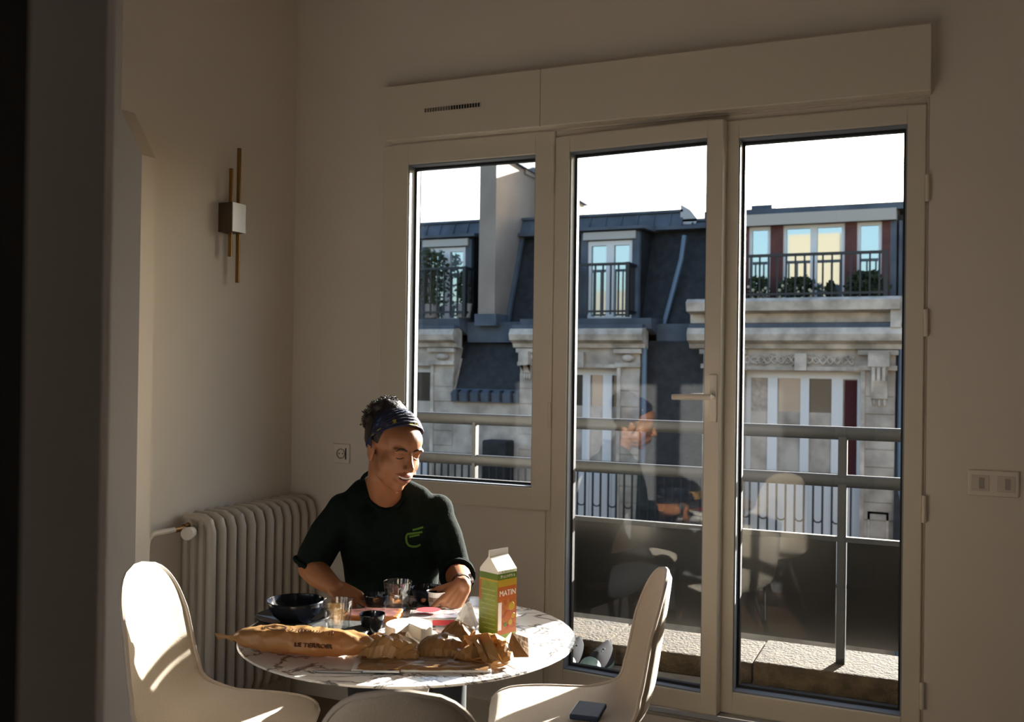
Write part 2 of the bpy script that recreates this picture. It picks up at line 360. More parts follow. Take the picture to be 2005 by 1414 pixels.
# party wall with sloping coping, chimney pots
b = MB()
b.prism([(YF+.12,2.5),(YF+.12,6.4),(YF+.42,6.4),(YF+.50,5.76),(YF+3.6,5.55),(YF+5.2,5.5),(YF+5.2,2.0),(YF+.5,2.0)], 'x', -9.03, -8.66); pw = bp(b, 'party_wall', m_stucco)
b = MB(); b.prism([(YF+.46,5.76),(YF+.46,5.88),(YF+5.3,5.62),(YF+5.3,5.5)], 'x', -9.08, -8.58); bp(b, 'coping', m_zinc, pw)
b = MB(); b.box(-9.08, -8.60, YF+.06, YF+.9, 2.28, 2.52); bp(b, 'wall_foot', m_zinc, pw)
b = MB(); b.prism([(YF+.70,2.32),(YF+1.46,4.35),(YF+1.38,4.40),(YF+.62,2.36)], 'x', -8.67, -8.58); bp(b, 'flashing', m_zinc)
b = MB(); b.box(-9.05, -8.62, YF+1.5, YF+2.7, 5.6, 5.95); bp(b, 'chimney_block', m_stucco)
for k in range(4):
    b = MB(); b.lathe([(.09,0),(.085,.35),(.10,.38),(.09,.4)], (-8.84, YF+1.65+.29*k, 5.95), 12); bp(b, 'chimney_pot', m_brick, smooth=True)
b = MB(); b.box(-8.52, -7.95, YF+2.2, YF+2.9, 4.2, 5.92); bp(b, 'chimney_block', m_stucco)  # unseen stack added to throw shade on the party wall
b = MB(); b.box(-5.0, -4.86, YF+2.7, YF+2.9, 4.3, 5.05); bp(b, 'chimney', m_brick)
b = MB(); b.prism([(-5.2,4.3),(-5.2,4.74),(-5.0,4.62),(-4.86,4.44),(-4.9,4.3)], 'y', YF+1.4, YF+1.9); bp(b, 'lit_roof_bit', mat('lit_roof_white', (.4,.4,.4), .6))  # sunlit bit of roof, its brightness put into a pale grey
b = MB(); b.box(-3.9, -3.5, YF+1.9, YF+2.9, 4.3, 4.72); bp(b, 'roof_box', m_zinc)
b = MB(); b.tube([(-5.02,YF+1.05,4.06),(-5.05,YF+.95,3.6),(-5.32,YF+.72,2.3)], .05, 8); bp(b, 'downpipe', m_pipe, smooth=True)
# cornice ledge running under the upper storey
b = MB(); b.prism([(YF-.05,2.24),(YF-.10,2.42),(YF+.9,2.44),(YF+1.1,2.2),(YF+.3,2.1)], 'x', -20, -9.35); bp(b, 'zinc_ledge', m_zinc)
b = MB(); b.prism([(YF+.30,1.95),(YF+.26,2.36),(YF+.9,2.40),(YF+1.1,2.0)], 'x', -9.35, -7.98); bp(b, 'zinc_ledge', m_zinc)
b = MB(); b.prism([(YF-.05,2.20),(YF-.10,2.40),(YF+.9,2.42),(YF+1.1,2.2),(YF+.3,2.1)], 'x', -8.0, -5.33); bp(b, 'zinc_ledge', m_zinc)
b = MB(); b.prism([(YF+.30,1.92),(YF+.26,2.30),(YF+.9,2.34),(YF+1.1,2.0)], 'x', -5.33, -4.4); bp(b, 'zinc_ledge', m_zinc)

def railing(x0, x1, y, z0, z1, step, side=None, name='balcony_guard', legs=False):
    b = MB(); b.bar((x0,y,z1),(x1,y,z1), .05, .05); b.bar((x0,y,z0+.06),(x1,y,z0+.06), .04, .04)
    for xx in (x0, x1): b.bar((xx,y,z0-.05),(xx,y,z1+.03), .07, .07)
    if side:
        for xx in (x0, x1): b.bar((xx,y,z1),(xx,y+side,z1), .05, .05); b.bar((xx,y,z0+.06),(xx,y+side,z0+.06), .04, .04)
    r = bp(b, name, m_iron)
    b = MB(); k = x0+step
    while k < x1-.02: b.bar((k,y,z0),(k,y,z1), .028, .028); k += step
    if side:
        for xx in (x0, x1):
            for j in range(1, 5): b.bar((xx,y+side*j/5,z0),(xx,y+side*j/5,z1), .028, .028)
    bp(b, 'bars', m_iron, r)
    return r

def upper_dormer(x0, x1, z0=2.40, zt=4.22):
    y = YF+.55
    b = MB(); b.box(x0, x1, y+.12, YF+1.9, z0, zt); bp(b, 'dormer_body', m_slate)
    b = MB(); b.box(x0, x0+.14, y, y+.14, z0, zt-.1); bp(b, 'dormer_jamb', m_zinc)
    b = MB(); b.box(x1-.14, x1, y, y+.14, z0, zt-.1); bp(b, 'dormer_jamb', m_zinc)
    b = MB(); b.prism([(y-.12,zt-.06),(y-.12,zt),(YF+1.9,zt+.16),(YF+1.9,zt)], 'x', x0-.12, x1+.12); bp(b, 'dormer_roof', m_zinc)
    b = MB(); b.box(x0+.06, x1-.06, y-.06, y+.1, zt-.24, zt-.09); bp(b, 'blind_box', m_blind)
    wx0, wx1, wz1 = x0+.14, x1-.14, zt-.26; wm = (wx0+wx1)/2
    b = MB(); frame_rect(b, wx0, wx1, z0, wz1, .07, y+.03, y+.11, wt=.09); b.box(wm-.08, wm+.08, y+.03, y+.11, z0+.07, wz1-.09); w = bp(b, 'window', m_wood)
    for a, c in ((wx0+.07, wm-.08), (wm+.08, wx1-.07)):
        b = MB(); b.box(a, c, y+.08, y+.1, z0+.07, wz1-.09); bp(b, 'pane', m_pane, w)
upper_dormer(-10.62, -9.42); upper_dormer(-6.98, -5.78); upper_dormer(-14.5, -13.2)
railing(-10.7, -9.3, YF+.02, 2.5, 3.46, .155, .5); railing(-7.1, -5.83, YF+.02, 2.48, 3.44, .155, .5); railing(-14.6, -13.1, YF+.02, 2.5, 3.46, .155, .5)

# lower stone dormers (windows of our own storey's neighbour)
def carved(x0, x1, z0, z1, y, n):
    b = MB(); r = random.Random(3); zc = (z0+z1)/2; h = (z1-z0)/2
    pts = [(x0+(x1-x0)*k/80, y-.012, zc+h*.5*sin(k*.62)) for k in range(81)]; b.tube(pts, .018, 6)
    pts = [(x0+(x1-x0)*k/80, y-.012, zc-h*.5*sin(k*.62)) for k in range(81)]; b.tube(pts, .014, 6)
    for k in range(n):
        cx = x0+(x1-x0)*(k+.5)/n; cz = zc+h*.5*r.uniform(-1, 1)
        for q in range(4):
            a = r.random()*6.28; b.ell((cx+.035*cos(a), y-.008, cz+.03*sin(a)), (.035,.022,.014), 6, 4, Matrix.Rotation(a, 3, 'Y'))
    o = bp(b, 'carved_frieze', m_stone2, smooth=True); o['kind'] = 'stuff'
def console(x, zt, zb, y, w):
    b = MB(); b.box(x-w/2, x+w/2, y-.26, y, zt-.26, zt)
    b.prism([(y,zb),(y-.08,zb+.05),(y-.10,zb+.35),(y-.24,zt-.26),(y,zt-.26)], 'x', x-w*.38, x+w*.38)
    for k in (-1, 0, 1): b.box(x+k*w*.24-.025, x+k*w*.24+.025, y-.27, y-.24, zb+.35, zt-.27); b.ell((x+k*w*.25, y-.04, zb-.02), (.03,.04,.07), 6, 5)
    bp(b, 'console', m_stone2)
def lower_dormer(x0, x1, ox0, ox1, ztop=1.44, muls=(), zc=2.04, cx0=None, cx1=None, pms=None, carve=True):
    pms = pms or (m_panedark, m_panelow)
    y = YF; zb = -2.3
    b = MB(); b.box(x0, ox0, y, y+1.2, zb, zc-.2); b.box(ox1, x1, y, y+1.2, zb, zc-.2); b.box(ox0, ox1, y, y+1.2, ztop, zc-.2); bp(b, 'stone_front', m_stone)
    cx0 = cx0 if cx0 is not None else x0-.12; cx1 = cx1 if cx1 is not None else x1+.12
    b = MB(); b.prism([(y+.1,zc-.22),(y-.10,zc-.20),(y-.13,zc-.12),(y-.28,zc-.06),(y-.32,zc+.05),(y-.26,zc+.16),(y+.1,zc+.2)], 'x', cx0, cx1); bp(b, 'cornice', m_stone2)
    b = MB(); b.box(cx0+.02, cx1-.02, y-.22, y+.9, zc+.16, zc+.24); bp(b, 'cornice_flashing', m_zinc)
    for a, c in ((x0, ox0), (ox1, x1)):
        if c-a > .2:
            b = MB(); b.box(a-.03, c+.03 if c < x1 else c+.03, y-.09, y, zc-.56, zc-.48); b.box(a-.05, c+.05, y-.12, y, zc-.30, zc-.22); b.ell(((a+c)/2, y-.06, zc-.39), ((c-a)*.3,.08,.07), 8, 6); bp(b, 'capital', m_stone2)
            for j in range(12):
                q0 = zb+.04+j*.30
                if q0+.29 < zc-.57:
                    b = MB(); b.box(a+.004, c-.004, y-.018-.006*((j*5) % 3), y+.01, q0, q0+.288); bp(b, 'stone_block', m_stone)
    b = MB(); frame_rect(b, ox0-.07, ox1+.07, zb, ztop+.09, .07, y-.05, y, wb=.02); bp(b, 'window_surround', m_stone2)
    b = MB(); b.box((ox0+ox1)/2-.1, (ox0+ox1)/2+.1, y-.12, y, ztop+.02, ztop+.32); bp(b, 'keystone', m_stone2)
    yy = y+.22; b = MB(); frame_rect(b, ox0, ox1, zb, ztop, .08, yy, yy+.08, wt=.12)
    ms = [ox0+.08]
    for c, w in muls: b.box(c-w/2, c+w/2, yy-.02, yy+.08, zb+.08, ztop-.12); ms += [c-w/2, c+w/2]
    ms.append(ox1-.08); w = bp(b, 'window', m_wood)
    for k in range(0, len(ms), 2):
        b = MB(); b.box(ms[k], ms[k+1], yy+.04, yy+.055, -.45, ztop-.12); bp(b, 'pane', pms[(k//2) % len(pms)], w)
        b = MB(); b.box(ms[k], ms[k+1], yy+.0, yy+.06, zb+.08, -.45); bp(b, 'lower_panel', m_wood, w)
    return w
lower_dormer(-12.4, -9.50, -11.9, -10.02, 1.44, ((-11.3,.14),(-10.62,.2)))
lower_dormer(-8.02, -5.56, -7.5, -6.0, 1.44, ((-6.70,.15),(-6.27,.18)))
w3 = lower_dormer(-4.36, -1.08, -3.62, -1.63, 1.44, ((-3.15,.17),(-2.59,.15),(-2.04,.19)), carve=True, cx0=-4.6, cx1=-.9, pms=(m_panegrey, m_panelow, m_panedark, m_panegrey))
lower_dormer(.3, 3.3, .9, 2.7, 1.44, ((1.5,.17),(2.1,.17)))
carved(-3.62, -1.75, 1.52, 1.76, YF-.012, 30)
console(-1.33, 1.80, .95, YF, .34); console(-4.12, 1.80, .95, YF, .34)
console(-8.0+.15, 1.76, 1.3, YF, .2)
b = MB(); b.box(-1.75, -1.66, YF+.24, YF+.25, -.45, 1.3); bp(b, 'red_curtain', m_curt)
b = MB(); b.box(-1.92, -1.70, YF+.235, YF+.245, -.9, 1.3); bp(b, 'red_curtain', m_curt)
b = MB(); frame_rect(b, -1.50, -1.16, -1.75, -.92, .04, YF-.03, YF); bp(b, 'stone_panel', m_stone2)
b = MB(); b.tube([(-.96,YF-.02,2.0),(-.96,YF-.02,-8)], .08, 8); bp(b, 'downpipe', m_pipe, smooth=True)
b = MB(); b.tube([(-5.47,YF-.02,1.85),(-5.47,YF-.02,-8)], .05, 8); bp(b, 'downpipe', m_pipe, smooth=True)
# lower slate slopes between the stone dormers, zinc gutters
def lslope(x0, x1, zb):
    y0 = .02 if zb > 0 else -.3
    b = MB(); b.prism([(YF+y0,zb),(YF+.25+.2*(zb > 0),1.98),(YF+.8,1.98),(YF+.6,zb)], 'x', x0, x1); bp(b, 'slate_slope', m_slate)
lslope(-9.5, -8.02, .92); lslope(-5.56, -4.36, -2.3); lslope(-1.08, .3, -2.3); lslope(-13.9, -12.4, .92)
b = MB()
b.prism([(YF-.10,.74),(YF-.13,.92),(YF+.05,1.0),(YF+.3,.74)], 'x', -9.5, -8.02); gt = bp(b, 'gutter', m_zinc)
b = MB()
for k in range(6): b.box(-9.36+k*.24, -9.32+k*.24, YF-.15, YF+.05, .76, .98)
bp(b, 'gutter_straps', m_slate, gt)
b = MB(); b.prism([(YF+.1,.92),(YF-.02,.95),(YF+.42,1.86),(YF+.6,1.86)], 'x', -9.56, -9.47); bp(b, 'cheek_stone', m_stone2)
b = MB(); b.box(-9.5, -8.02, YF-.02, YF+.3, -2.3, .74); bp(b, 'wall', m_stone)
b = MB(); b.box(-8.58, -8.05, YF-.55, YF-.15, -2.0, .02); bp(b, 'cabinet', m_slate, bev=.04)
# long iron balustrade of the lower balcony
b = MB(); b.bar((-20,YF-.75,-.28),(-1.62,YF-.75,-.28), .07, .07); b.bar((-20,YF-.75,-2.1),(-1.62,YF-.75,-2.1), .05, .05); bl = bp(b, 'balustrade', m_iron)
b = MB(); k = -20
while k < -1.62:
    b.bar((k,YF-.75,-2.1),(k,YF-.75,-.28), .03, .03)
    if int(k*10) % 2 == 0: pass
    k += .15
bp(b, 'bars', m_iron, bl)
b = MB(); k = -20
while k < -1.8:
    b.tube([(k+.075+.075*cos(a),YF-.75,-1.0-.075*sin(a)) for a in (0,.6,1.2,1.9,2.5,3.14)], .014, 5); k += .3
bp(b, 'scrolls', m_iron, bl)
b = MB(); b.box(-1.6, 8, YF-.95, YF-.3, -1.9, -1.75); bp(b, 'balcony_slab', m_zinc)

# upper glazed storey on the right with its terrace
gy = YF+.55
b = MB(); b.box(-4.3, -1.02, gy+.2, YF+1.9, 2.5, 4.22); bp(b, 'dormer_body', m_slate)
b = MB(); b.prism([(gy-.15,4.10),(gy-.18,4.30),(YF+1.9,4.5),(YF+1.9,4.2)], 'x', -4.35, -1.12); bp(b, 'blind_box', m_blind)
b = MB(); b.prism([(gy-.05,4.30),(gy-.05,4.42),(YF+2.4,4.72),(YF+2.4,4.5)], 'x', -4.5, -.6); bp(b, 'zinc_roof', m_zinc)
wx = [-4.2,-3.76,-3.62,-3.28,-3.08,-2.62,-2.42,-1.98,-1.78,-1.40,-1.24]
for a, c in ((-3.82,-3.68),(-3.28,-3.06),(-1.98,-1.78),(-1.36,-1.22)):
    b = MB(); b.box(a, c, gy, gy+.2, 2.5, 4.1); bp(b, 'brick_post', m_brick)
for a, c in ((-3.68,-3.28),(-3.06,-2.52),(-2.52,-1.98),(-1.78,-1.36),(-4.25,-3.82)):
    b = MB(); frame_rect(b, a, c, 2.5, 4.1, .06, gy+.05, gy+.13); w = bp(b, 'window', m_wood)
    b = MB(); b.box(a+.06, c-.06, gy+.09, gy+.11, 2.56, 4.04); bp(b, 'pane', m_pane, w)
b = MB(); b.box(-1.22, -1.12, gy, gy+.2, 2.5, 4.1); b.box(-1.08, -1.03, gy, gy+.2, 2.5, 4.1); bp(b, 'dormer_jamb', m_zinc)
railing(-4.3, -1.25, YF+.02, 2.75, 3.50, .155)
b = MB(); b.prism([(YF-.36,2.50),(YF-.40,2.66),(YF-.3,2.72),(YF+1.2,2.72),(YF+1.2,2.3),(YF-.05,2.3),(YF-.06,2.46)], 'x', -4.6, -1.0); bp(b, 'terrace_slab', m_stone2)
b = MB(); b.box(-4.5, -1.2, YF+.0, YF+.6, 2.2, 2.4); bp(b, 'stone_front', m_stone)
b = MB(); b.prism([(YF-.2,2.10),(YF-.2,2.16),(YF+.3,2.22),(YF+.3,2.1)], 'x', -4.6, -.95); bp(b, 'zinc_ledge', mat('zinc_blue', (.05,.09,.16), .5))
b = MB(); b.box(-1.15, -.98, YF-.3, YF+.1, 2.2, 2.72); bp(b, 'console', m_stone2)

# plants on the balconies across the street
def shrub(name, label, x, y, z, w, h, n, seed, pot=True, bloom=False, grp=None, par=None):
    r = random.Random(seed); t = thing(name, label, 'plant', (x, y, z), 0, grp)
    if pot:
        b = MB(); b.lathe([(.10,0),(.14,.02),(.17,.26),(.18,.3),(.15,.3)], n=14); b.build('pot', m_pot, t, smooth=True)
    z0 = .28 if pot else 0
    b = MB()
    for k in range(n):
        a = r.random()*6.28; q = r.random()**.5; hh = z0+h*r.random()**.8
        p = Vector((w*q*cos(a)*(.5+.5*sin(pi*min(1,(hh-z0)/h*.8+.2))), .35*w*q*sin(a), hh)); s = .035+.05*r.random()
        d1 = Vector((r.uniform(-1,1), r.uniform(-1,1), r.uniform(-.3,1))).normalized()*s; d2 = d1.cross(Vector((r.uniform(-1,1), r.uniform(-1,1), .3))).normalized()*s*.5
        b.add([p-d1, p+d2, p+d1, p-d2], [(0,1,2,3)])
    f = b.build('foliage', m_leaf, t); f['kind'] = 'stuff'
    b = MB()
    for k in range(5): b.tube([(0,0,z0-.05),(r.uniform(-.3,.3)*w,0,z0+h*.5),(r.uniform(-.6,.6)*w,r.uniform(-.1,.1),z0+h*.9)], .012, 5)
    b.build('stem', m_leaf, t)
    if bloom:
        b = MB()
        for k in range(18): b.ell((w*r.uniform(-.8,.8), -.3*w, z0+h*r.uniform(0,.6)), (.03,.03,.03), 6, 4)
        q = b.build('blossoms', m_bloom, t); q['kind'] = 'stuff'
shrub('potted_shrub', 'leafy shrub in a pale pot on the left roof balcony', -10.2, YF+.28, 2.44, .5, 1.15, 420, 1)
shrub('potted_shrub', 'low dark shrub in a pot at the corner of the left roof balcony', -9.42, YF+.24, 2.44, .13, .7, 200, 2)
shrub('terrace_shrub', 'round bush at the left end of the glazed terrace', -3.42, YF+.2, 2.72, .24, .42, 220, 3, False, True)
shrub('terrace_shrub', 'wide flowering bush in the middle of the glazed terrace', -2.74, YF+.2, 2.72, .38, .40, 320, 4, False, True)
shrub('terrace_shrub', 'large dark bush at the right end of the glazed terrace', -1.58, YF+.2, 2.72, .40, .46, 380, 5, False)
shrub('terrace_shrub', 'small bush between the middle and right terrace bushes', -2.17, YF+.22, 2.72, .09, .3, 120, 6, False)
# street far below
b = MB(); b.box(-30, 30, 3.0, 30, -13.2, -13); st(b.build('street', mat('asphalt', (.06,.06,.06), .9)))
# ------------------------------------------------------------------ wall lamp, sockets, radiator
m_brass = mat('brass', (.30,.17,.06), .35, .85); m_lampbox = mat('lamp_box', (.55,.55,.56), .42, .85); m_lampside = m_lampbox
wl = thing('wall_lamp', 'brass two-rod wall lamp with square metal block on the left wall', 'lamp', (LX, 3.144, 2.012))
b = MB(); b.box(.0, .07, -.04, .04, -.058, .058); b.build('block', mat('lamp_shaded_side', (.09,.065,.04), .5, .3), wl, bev=.002)  # shade on the block's sides put into a dark colour
b = MB(); b.box(.0685, .0725, -.04, .04, -.058, .058); b.build('lit_face', m_lampbox, wl, bev=.001)  # window light on the outward face, put in as a paler plate
b = MB(); b.tube([(.042,.030,-.255),(.042,.030,.285)], .0085, 14); b.build('rod', m_brass, wl, smooth=True)
b = MB(); b.tube([(.042,-.016,-.155),(.042,-.016,.195)], .0085, 14); b.build('rod', m_brass, wl, smooth=True)
so1 = thing('wall_socket', 'pale square wall socket right of the radiator behind the person', 'socket', (-2.437, WY, 1.053))
b = MB(); b.box(-.042,.042,-.010,0,-.042,.042); b.build('plate', m_white, so1, bev=.004)
b = MB(); b.lathe([(.022,0),(.022,.004),(.019,.005),(.017,.0)], n=24); b.v = [(x,-.0095-z,y) for x,y,z in b.v]; b.build('well', mat('socket_well', (.35,.3,.25), .6), so1)
for x in (-.008,.010):
    b = MB(); b.ell((x,-.0125,0), (.003,.002,.003), 8, 6); b.build('hole', m_rubber, so1)
b = MB(); b.box(.022,.028,-.011,-.009,-.024,.024); b.build('groove', m_rubber, so1)
so2 = thing('wall_socket', 'faint double wall socket on the wall right of the glass doors', 'socket', (.085, WY, 1.077))
b = MB(); b.box(-.075,.075,-.010,0,-.042,.042); b.build('plate', m_white, so2, bev=.004)
for x in (-.038,.038):
    b = MB(); b.box(x-.026,x+.026,-.012,-.0095,-.026,.026); b.build('insert', mat('insert_grey', (.60,.545,.48), .6), so2, bev=.002)
    b = MB(); b.box(x-.004,x+.012,-.0135,-.0115,-.018,.018); b.build('slot', mat('slot_grey', (.36,.32,.28), .7), so2)

m_rad = mat('radiator_enamel', (.50,.455,.39), .38)
rd = thing('radiator', 'cream cast iron column radiator under the wall lamp', 'radiator', (-2.612, 3.25, 0))
b = MB()
zt, zb_ = .846, .14
for xo in (.052,):
    b.tube([(-.064,0,zt+.004),(.02,0,zt+.004),(.044,0,zt-.008),(xo+.004,0,zt-.045),(xo+.004,0,.5),(xo+.004,0,zb_+.045),(.044,0,zb_+.008),(.02,0,zb_-.004),(-.064,0,zb_-.004)], .0185, 10)
for xo in (-.062,-.024,.014):
    b.tube([(xo,0,zb_),(xo,0,.5),(xo,0,zt)], .0165, 8)
b.ell((-.062,0,zt), (.022,.0185,.024), 10, 6); b.ell((-.062,0,zb_), (.022,.0185,.024), 10, 6)
b.tube([(-.03,-.0285,zt-.02),(-.03,.0285,zt-.02)], .022, 10); b.tube([(-.03,-.0285,zb_+.02),(-.03,.0285,zb_+.02)], .022, 10)
sec = b.build('section', m_rad, rd, smooth=True)
sec.location = (0, 2.925-3.25, 0)
for k in range(1, 12):
    c = sec.copy(); COL.objects.link(c); c.location = (0, 2.925-3.25+.057*k, 0)
b = MB()
for y in (2.96, 3.5): b.bar((-.03,y-3.25,.0),(-.03,y-3.25,.13), .03, .03)
b.build('feet', m_rad, rd)
b = MB(); b.tube([(-.03,-.345,zt-.02),(-.03,-.375,zt-.025)], .012, 10); vb = b.build('valve_body', m_brass, rd, smooth=True)
b = MB(); b.tube([(.015,-.385,.808),(.03,-.425,.808)], [.02,.024], 18); b.tube([(-.03,-.372,.815),(.015,-.385,.808)], .009, 8); b.build('valve_knob', m_white, vb, smooth=True)
b = MB(); b.tube([(-.03,-.375,zt-.028),(-.035,-.42,zt-.03)], .011, 10); b.build('union_nut', m_brass, vb, smooth=True)
b = MB(); b.tube([(-.035,-.42,.816),(-.04,-.52,.816),(-.04,-.545,.80),(-.04,-.55,.77),(-.04,-.55,.0)], .011, 10); b.build('pipe', m_frame, rd, smooth=True)

# ------------------------------------------------------------------ table
def marble():
    m = bpy.data.materials.new('marble'); m.use_nodes = True; n = m.node_tree; p = n.nodes['Principled BSDF']; p.inputs['Roughness'].default_value = .16
    tc = n.nodes.new('ShaderNodeTexCoord'); mp = n.nodes.new('ShaderNodeMapping'); mp.inputs['Scale'].default_value = (1, 1.6, 1); mp.inputs['Rotation'].default_value = (0,0,.5)
    nz = n.nodes.new('ShaderNodeTexNoise'); nz.inputs['Scale'].default_value = 5; nz.inputs['Detail'].default_value = 9; nz.inputs['Roughness'].default_value = .62; nz.inputs['Distortion'].default_value = .9
    sb = n.nodes.new('ShaderNodeMath'); sb.operation = 'SUBTRACT'; sb.inputs[1].default_value = .5; ab = n.nodes.new('ShaderNodeMath'); ab.operation = 'ABSOLUTE'
    rp = n.nodes.new('ShaderNodeValToRGB'); e = rp.color_ramp.elements; e[0].position = 0; e[0].color = (.07,.065,.065,1); e[1].position = .030; e[1].color = (.70,.68,.66,1)
    k = rp.color_ramp.elements.new(.013); k.color = (.26,.245,.24,1)
    L = n.links.new
    L(tc.outputs['Object'], mp.inputs[0]); L(mp.outputs[0], nz.inputs['Vector']); L(nz.outputs[0], sb.inputs[0]); L(sb.outputs[0], ab.inputs[0]); L(ab.outputs[0], rp.inputs[0]); L(rp.outputs[0], p.inputs['Base Color'])
    return m
TX, TY, TZ, TR = -1.3415, 2.3085, .72, .444
tb = thing('dining_table', 'round white veined marble table on a pedestal with breakfast things on top', 'table', (TX, TY, 0))
b = MB(); b.lathe([(0,.697),(TR-.05,.699),(TR-.008,.712),(TR,.716),(TR-.003,.7195),(TR-.01,.72),(0,.72)], n=96); b.build('tabletop', marble(), tb, smooth=True)
m_base = mat('table_base', (.62,.60,.57), .3)
b = MB(); b.lathe([(0,.0),(.25,.0),(.255,.006),(.24,.014),(.17,.03),(.10,.07),(.06,.14),(.04,.26),(.035,.38),(.042,.52),(.07,.63),(.13,.69),(.16,.6985),(0,.6985)], n=48); b.build('pedestal', m_base, tb, smooth=True)

# ------------------------------------------------------------------ chairs
m_fab = mat('oatmeal_fabric', (.45,.375,.29), .95, var=.07, vs=320, bump=.35, bs=500, sheen=.2)
m_fabtrim = mat('fabric_piping', (.42,.36,.30), .9); m_leg = mat('chair_leg', (.03,.028,.026), .45, .4)
def shell_mesh():
    prof = [(.225,.412),(.215,.428),(.17,.437),(.08,.436),(-.03,.432),(-.12,.434),(-.175,.450),(-.208,.488),(-.226,.542),(-.238,.61),(-.250,.69),(-.262,.765),(-.270,.815),(-.275,.843),(-.276,.852)]
    hw = [.10,.155,.19,.212,.22,.215,.205,.195,.187,.18,.17,.150,.115,.068,.02]
    P = [Vector((x,0,z)) for x,z in prof]
    # resample smoothly
    N = 56; res = []
    cum = [0]
    for i in range(1, len(P)): cum.append(cum[-1]+(P[i]-P[i-1]).length)
    def cr(a, b, c, d, t): return .5*((2*b)+(c-a)*t+(2*a-5*b+4*c-d)*t*t+(3*b-a-3*c+d)*t*t*t)
    for k in range(N+1):
        s = cum[-1]*k/N; i = 0
        while i < len(P)-2 and cum[i+1] < s: i += 1
        t = (s-cum[i])/(cum[i+1]-cum[i]); g = lambda A, j: A[max(0, min(len(A)-1, j))]
        res.append((cr(g(P,i-1), g(P,i), g(P,i+1), g(P,i+2), t), max(.004, cr(g(hw,i-1), g(hw,i), g(hw,i+1), g(hw,i+2), t)), s/cum[-1]))
    b = MB(); nv = 18; rows = []
    for k, (p, w, s) in enumerate(res):
        t = (res[min(N, k+1)][0]-res[max(0, k-1)][0]).normalized(); nrm = Vector((t.z, 0, -t.x))
        if nrm.x < 0 and s > .6: nrm = -nrm
        if nrm.z < 0 and s <= .6: nrm = -nrm
        curl = .012+.038*max(0, min(1, (s-.35)/.25))-.02*max(0, (s-.8)/.2); th = .011
        row = []
        for side in (1, -1):
            vs = range(nv+1) if side == 1 else range(nv, -1, -1)
            for j in vs:
                v = -1+2*j/nv; off = curl*abs(v)**2.6*(w/.2)
                tt = th*sqrt(max(0, 1-abs(v)**6))*min(1, w/.06)
                q = p+Vector((0, w*v*(1-.05*abs(v)**3), 0))+nrm*(off+side*tt); row.append(q)
        rows.append(row)
    M = len(rows[0]); vs = [q for r in rows for q in r]
    fs = [(i*M+j, i*M+(j+1) % M, (i+1)*M+(j+1) % M, (i+1)*M+j) for i in range(N) for j in range(M)]
    fs += [tuple(range(M))[::-1], tuple(N*M+j for j in range(M))]
    b.add(vs, fs)
    rim = []
    L_ = [r[0] for r in rows]; R_ = [r[nv] for r in rows]
    L_ = [(rows[i][0]+rows[i][-1])/2 for i in range(N+1)]; R_ = [(rows[i][nv]+rows[i][nv+1])/2 for i in range(N+1)]
    return b, L_+R_[::-1]
def make_chair(label):
    t = thing('shell_chair', label, 'chair', (0,0,0), 0)
    b, rim = shell_mesh(); sh = b.build('seat_shell', m_fab, t, smooth=True)
    b = MB(); b.tube(rim+[rim[0]], .0065, 6, caps=False); b.build('piping', m_fabtrim, sh, smooth=True)
    b = MB(); b.box(-.13,.13,-.13,.13,.385,.412); b.build('seat_frame', m_leg, t, bev=.008)
    for sx in (-1, 1):
        for sy in (-1, 1):
            b = MB(); b.tube([(.11*sx,.11*sy,.395),(.225*sx,.20*sy,.0)], [.013,.008], 10); b.build('leg', m_leg, t, smooth=True)
    return t
ch0 = make_chair('beige fabric shell chair at the left of the table, its back brightly sunlit')
ch0.location = (-1.884, 2.22, 0); ch0.rotation_euler = (0,0,radians(14))
for loc, rz, lab in (((-1.030, 2.700, 0), radians(-156), 'beige fabric shell chair beside the glass door with a dark case on its seat'),
                     ((-1.021, 1.775, 0), radians(114.3), 'beige fabric shell chair in the foreground seen from behind')):
    c = copy_tree(ch0); c.location = loc; c.rotation_euler = (0,0,rz); c['label'] = lab
for o in S.objects:
    if o.name.startswith('shell_chair'): o['group'] = 'fabric shell chairs around the table'
cs = thing('phone_case', 'dark blue flat case lying on the seat of the chair by the door', 'case', (-.962, 2.665, .455), radians(8))
b = MB(); b.box(-.041,.041,-.062,.062,.0,.015); b.build('cover', mat('case_cover', (.012,.022,.05), .55, spec=.25), cs, bev=.004)
b = MB(); b.box(-.0425,-.040,-.058,.058,.002,.014); b.build('edge', mat('case_edge', (.55,.55,.56), .4), cs)
# low stool that carries the person
sl_ = thing('stool', 'dark wooden stool under the person by the radiator', 'stool', (-1.73, 2.93, 0), radians(20))
m_st = mat('stool_wood', (.10,.06,.035), .5)
b = MB(); b.lathe([(0,.425),(.15,.425),(.16,.435),(.16,.45),(.15,.458),(0,.458)], n=32); b.build('seat', m_st, sl_, smooth=True)
for k in range(4):
    a = pi/4+pi/2*k; b = MB(); b.tube([(.10*cos(a),.10*sin(a),.427),(.17*cos(a),.17*sin(a),0)], [.016,.011], 10); b.build('leg', m_st, sl_, smooth=True)
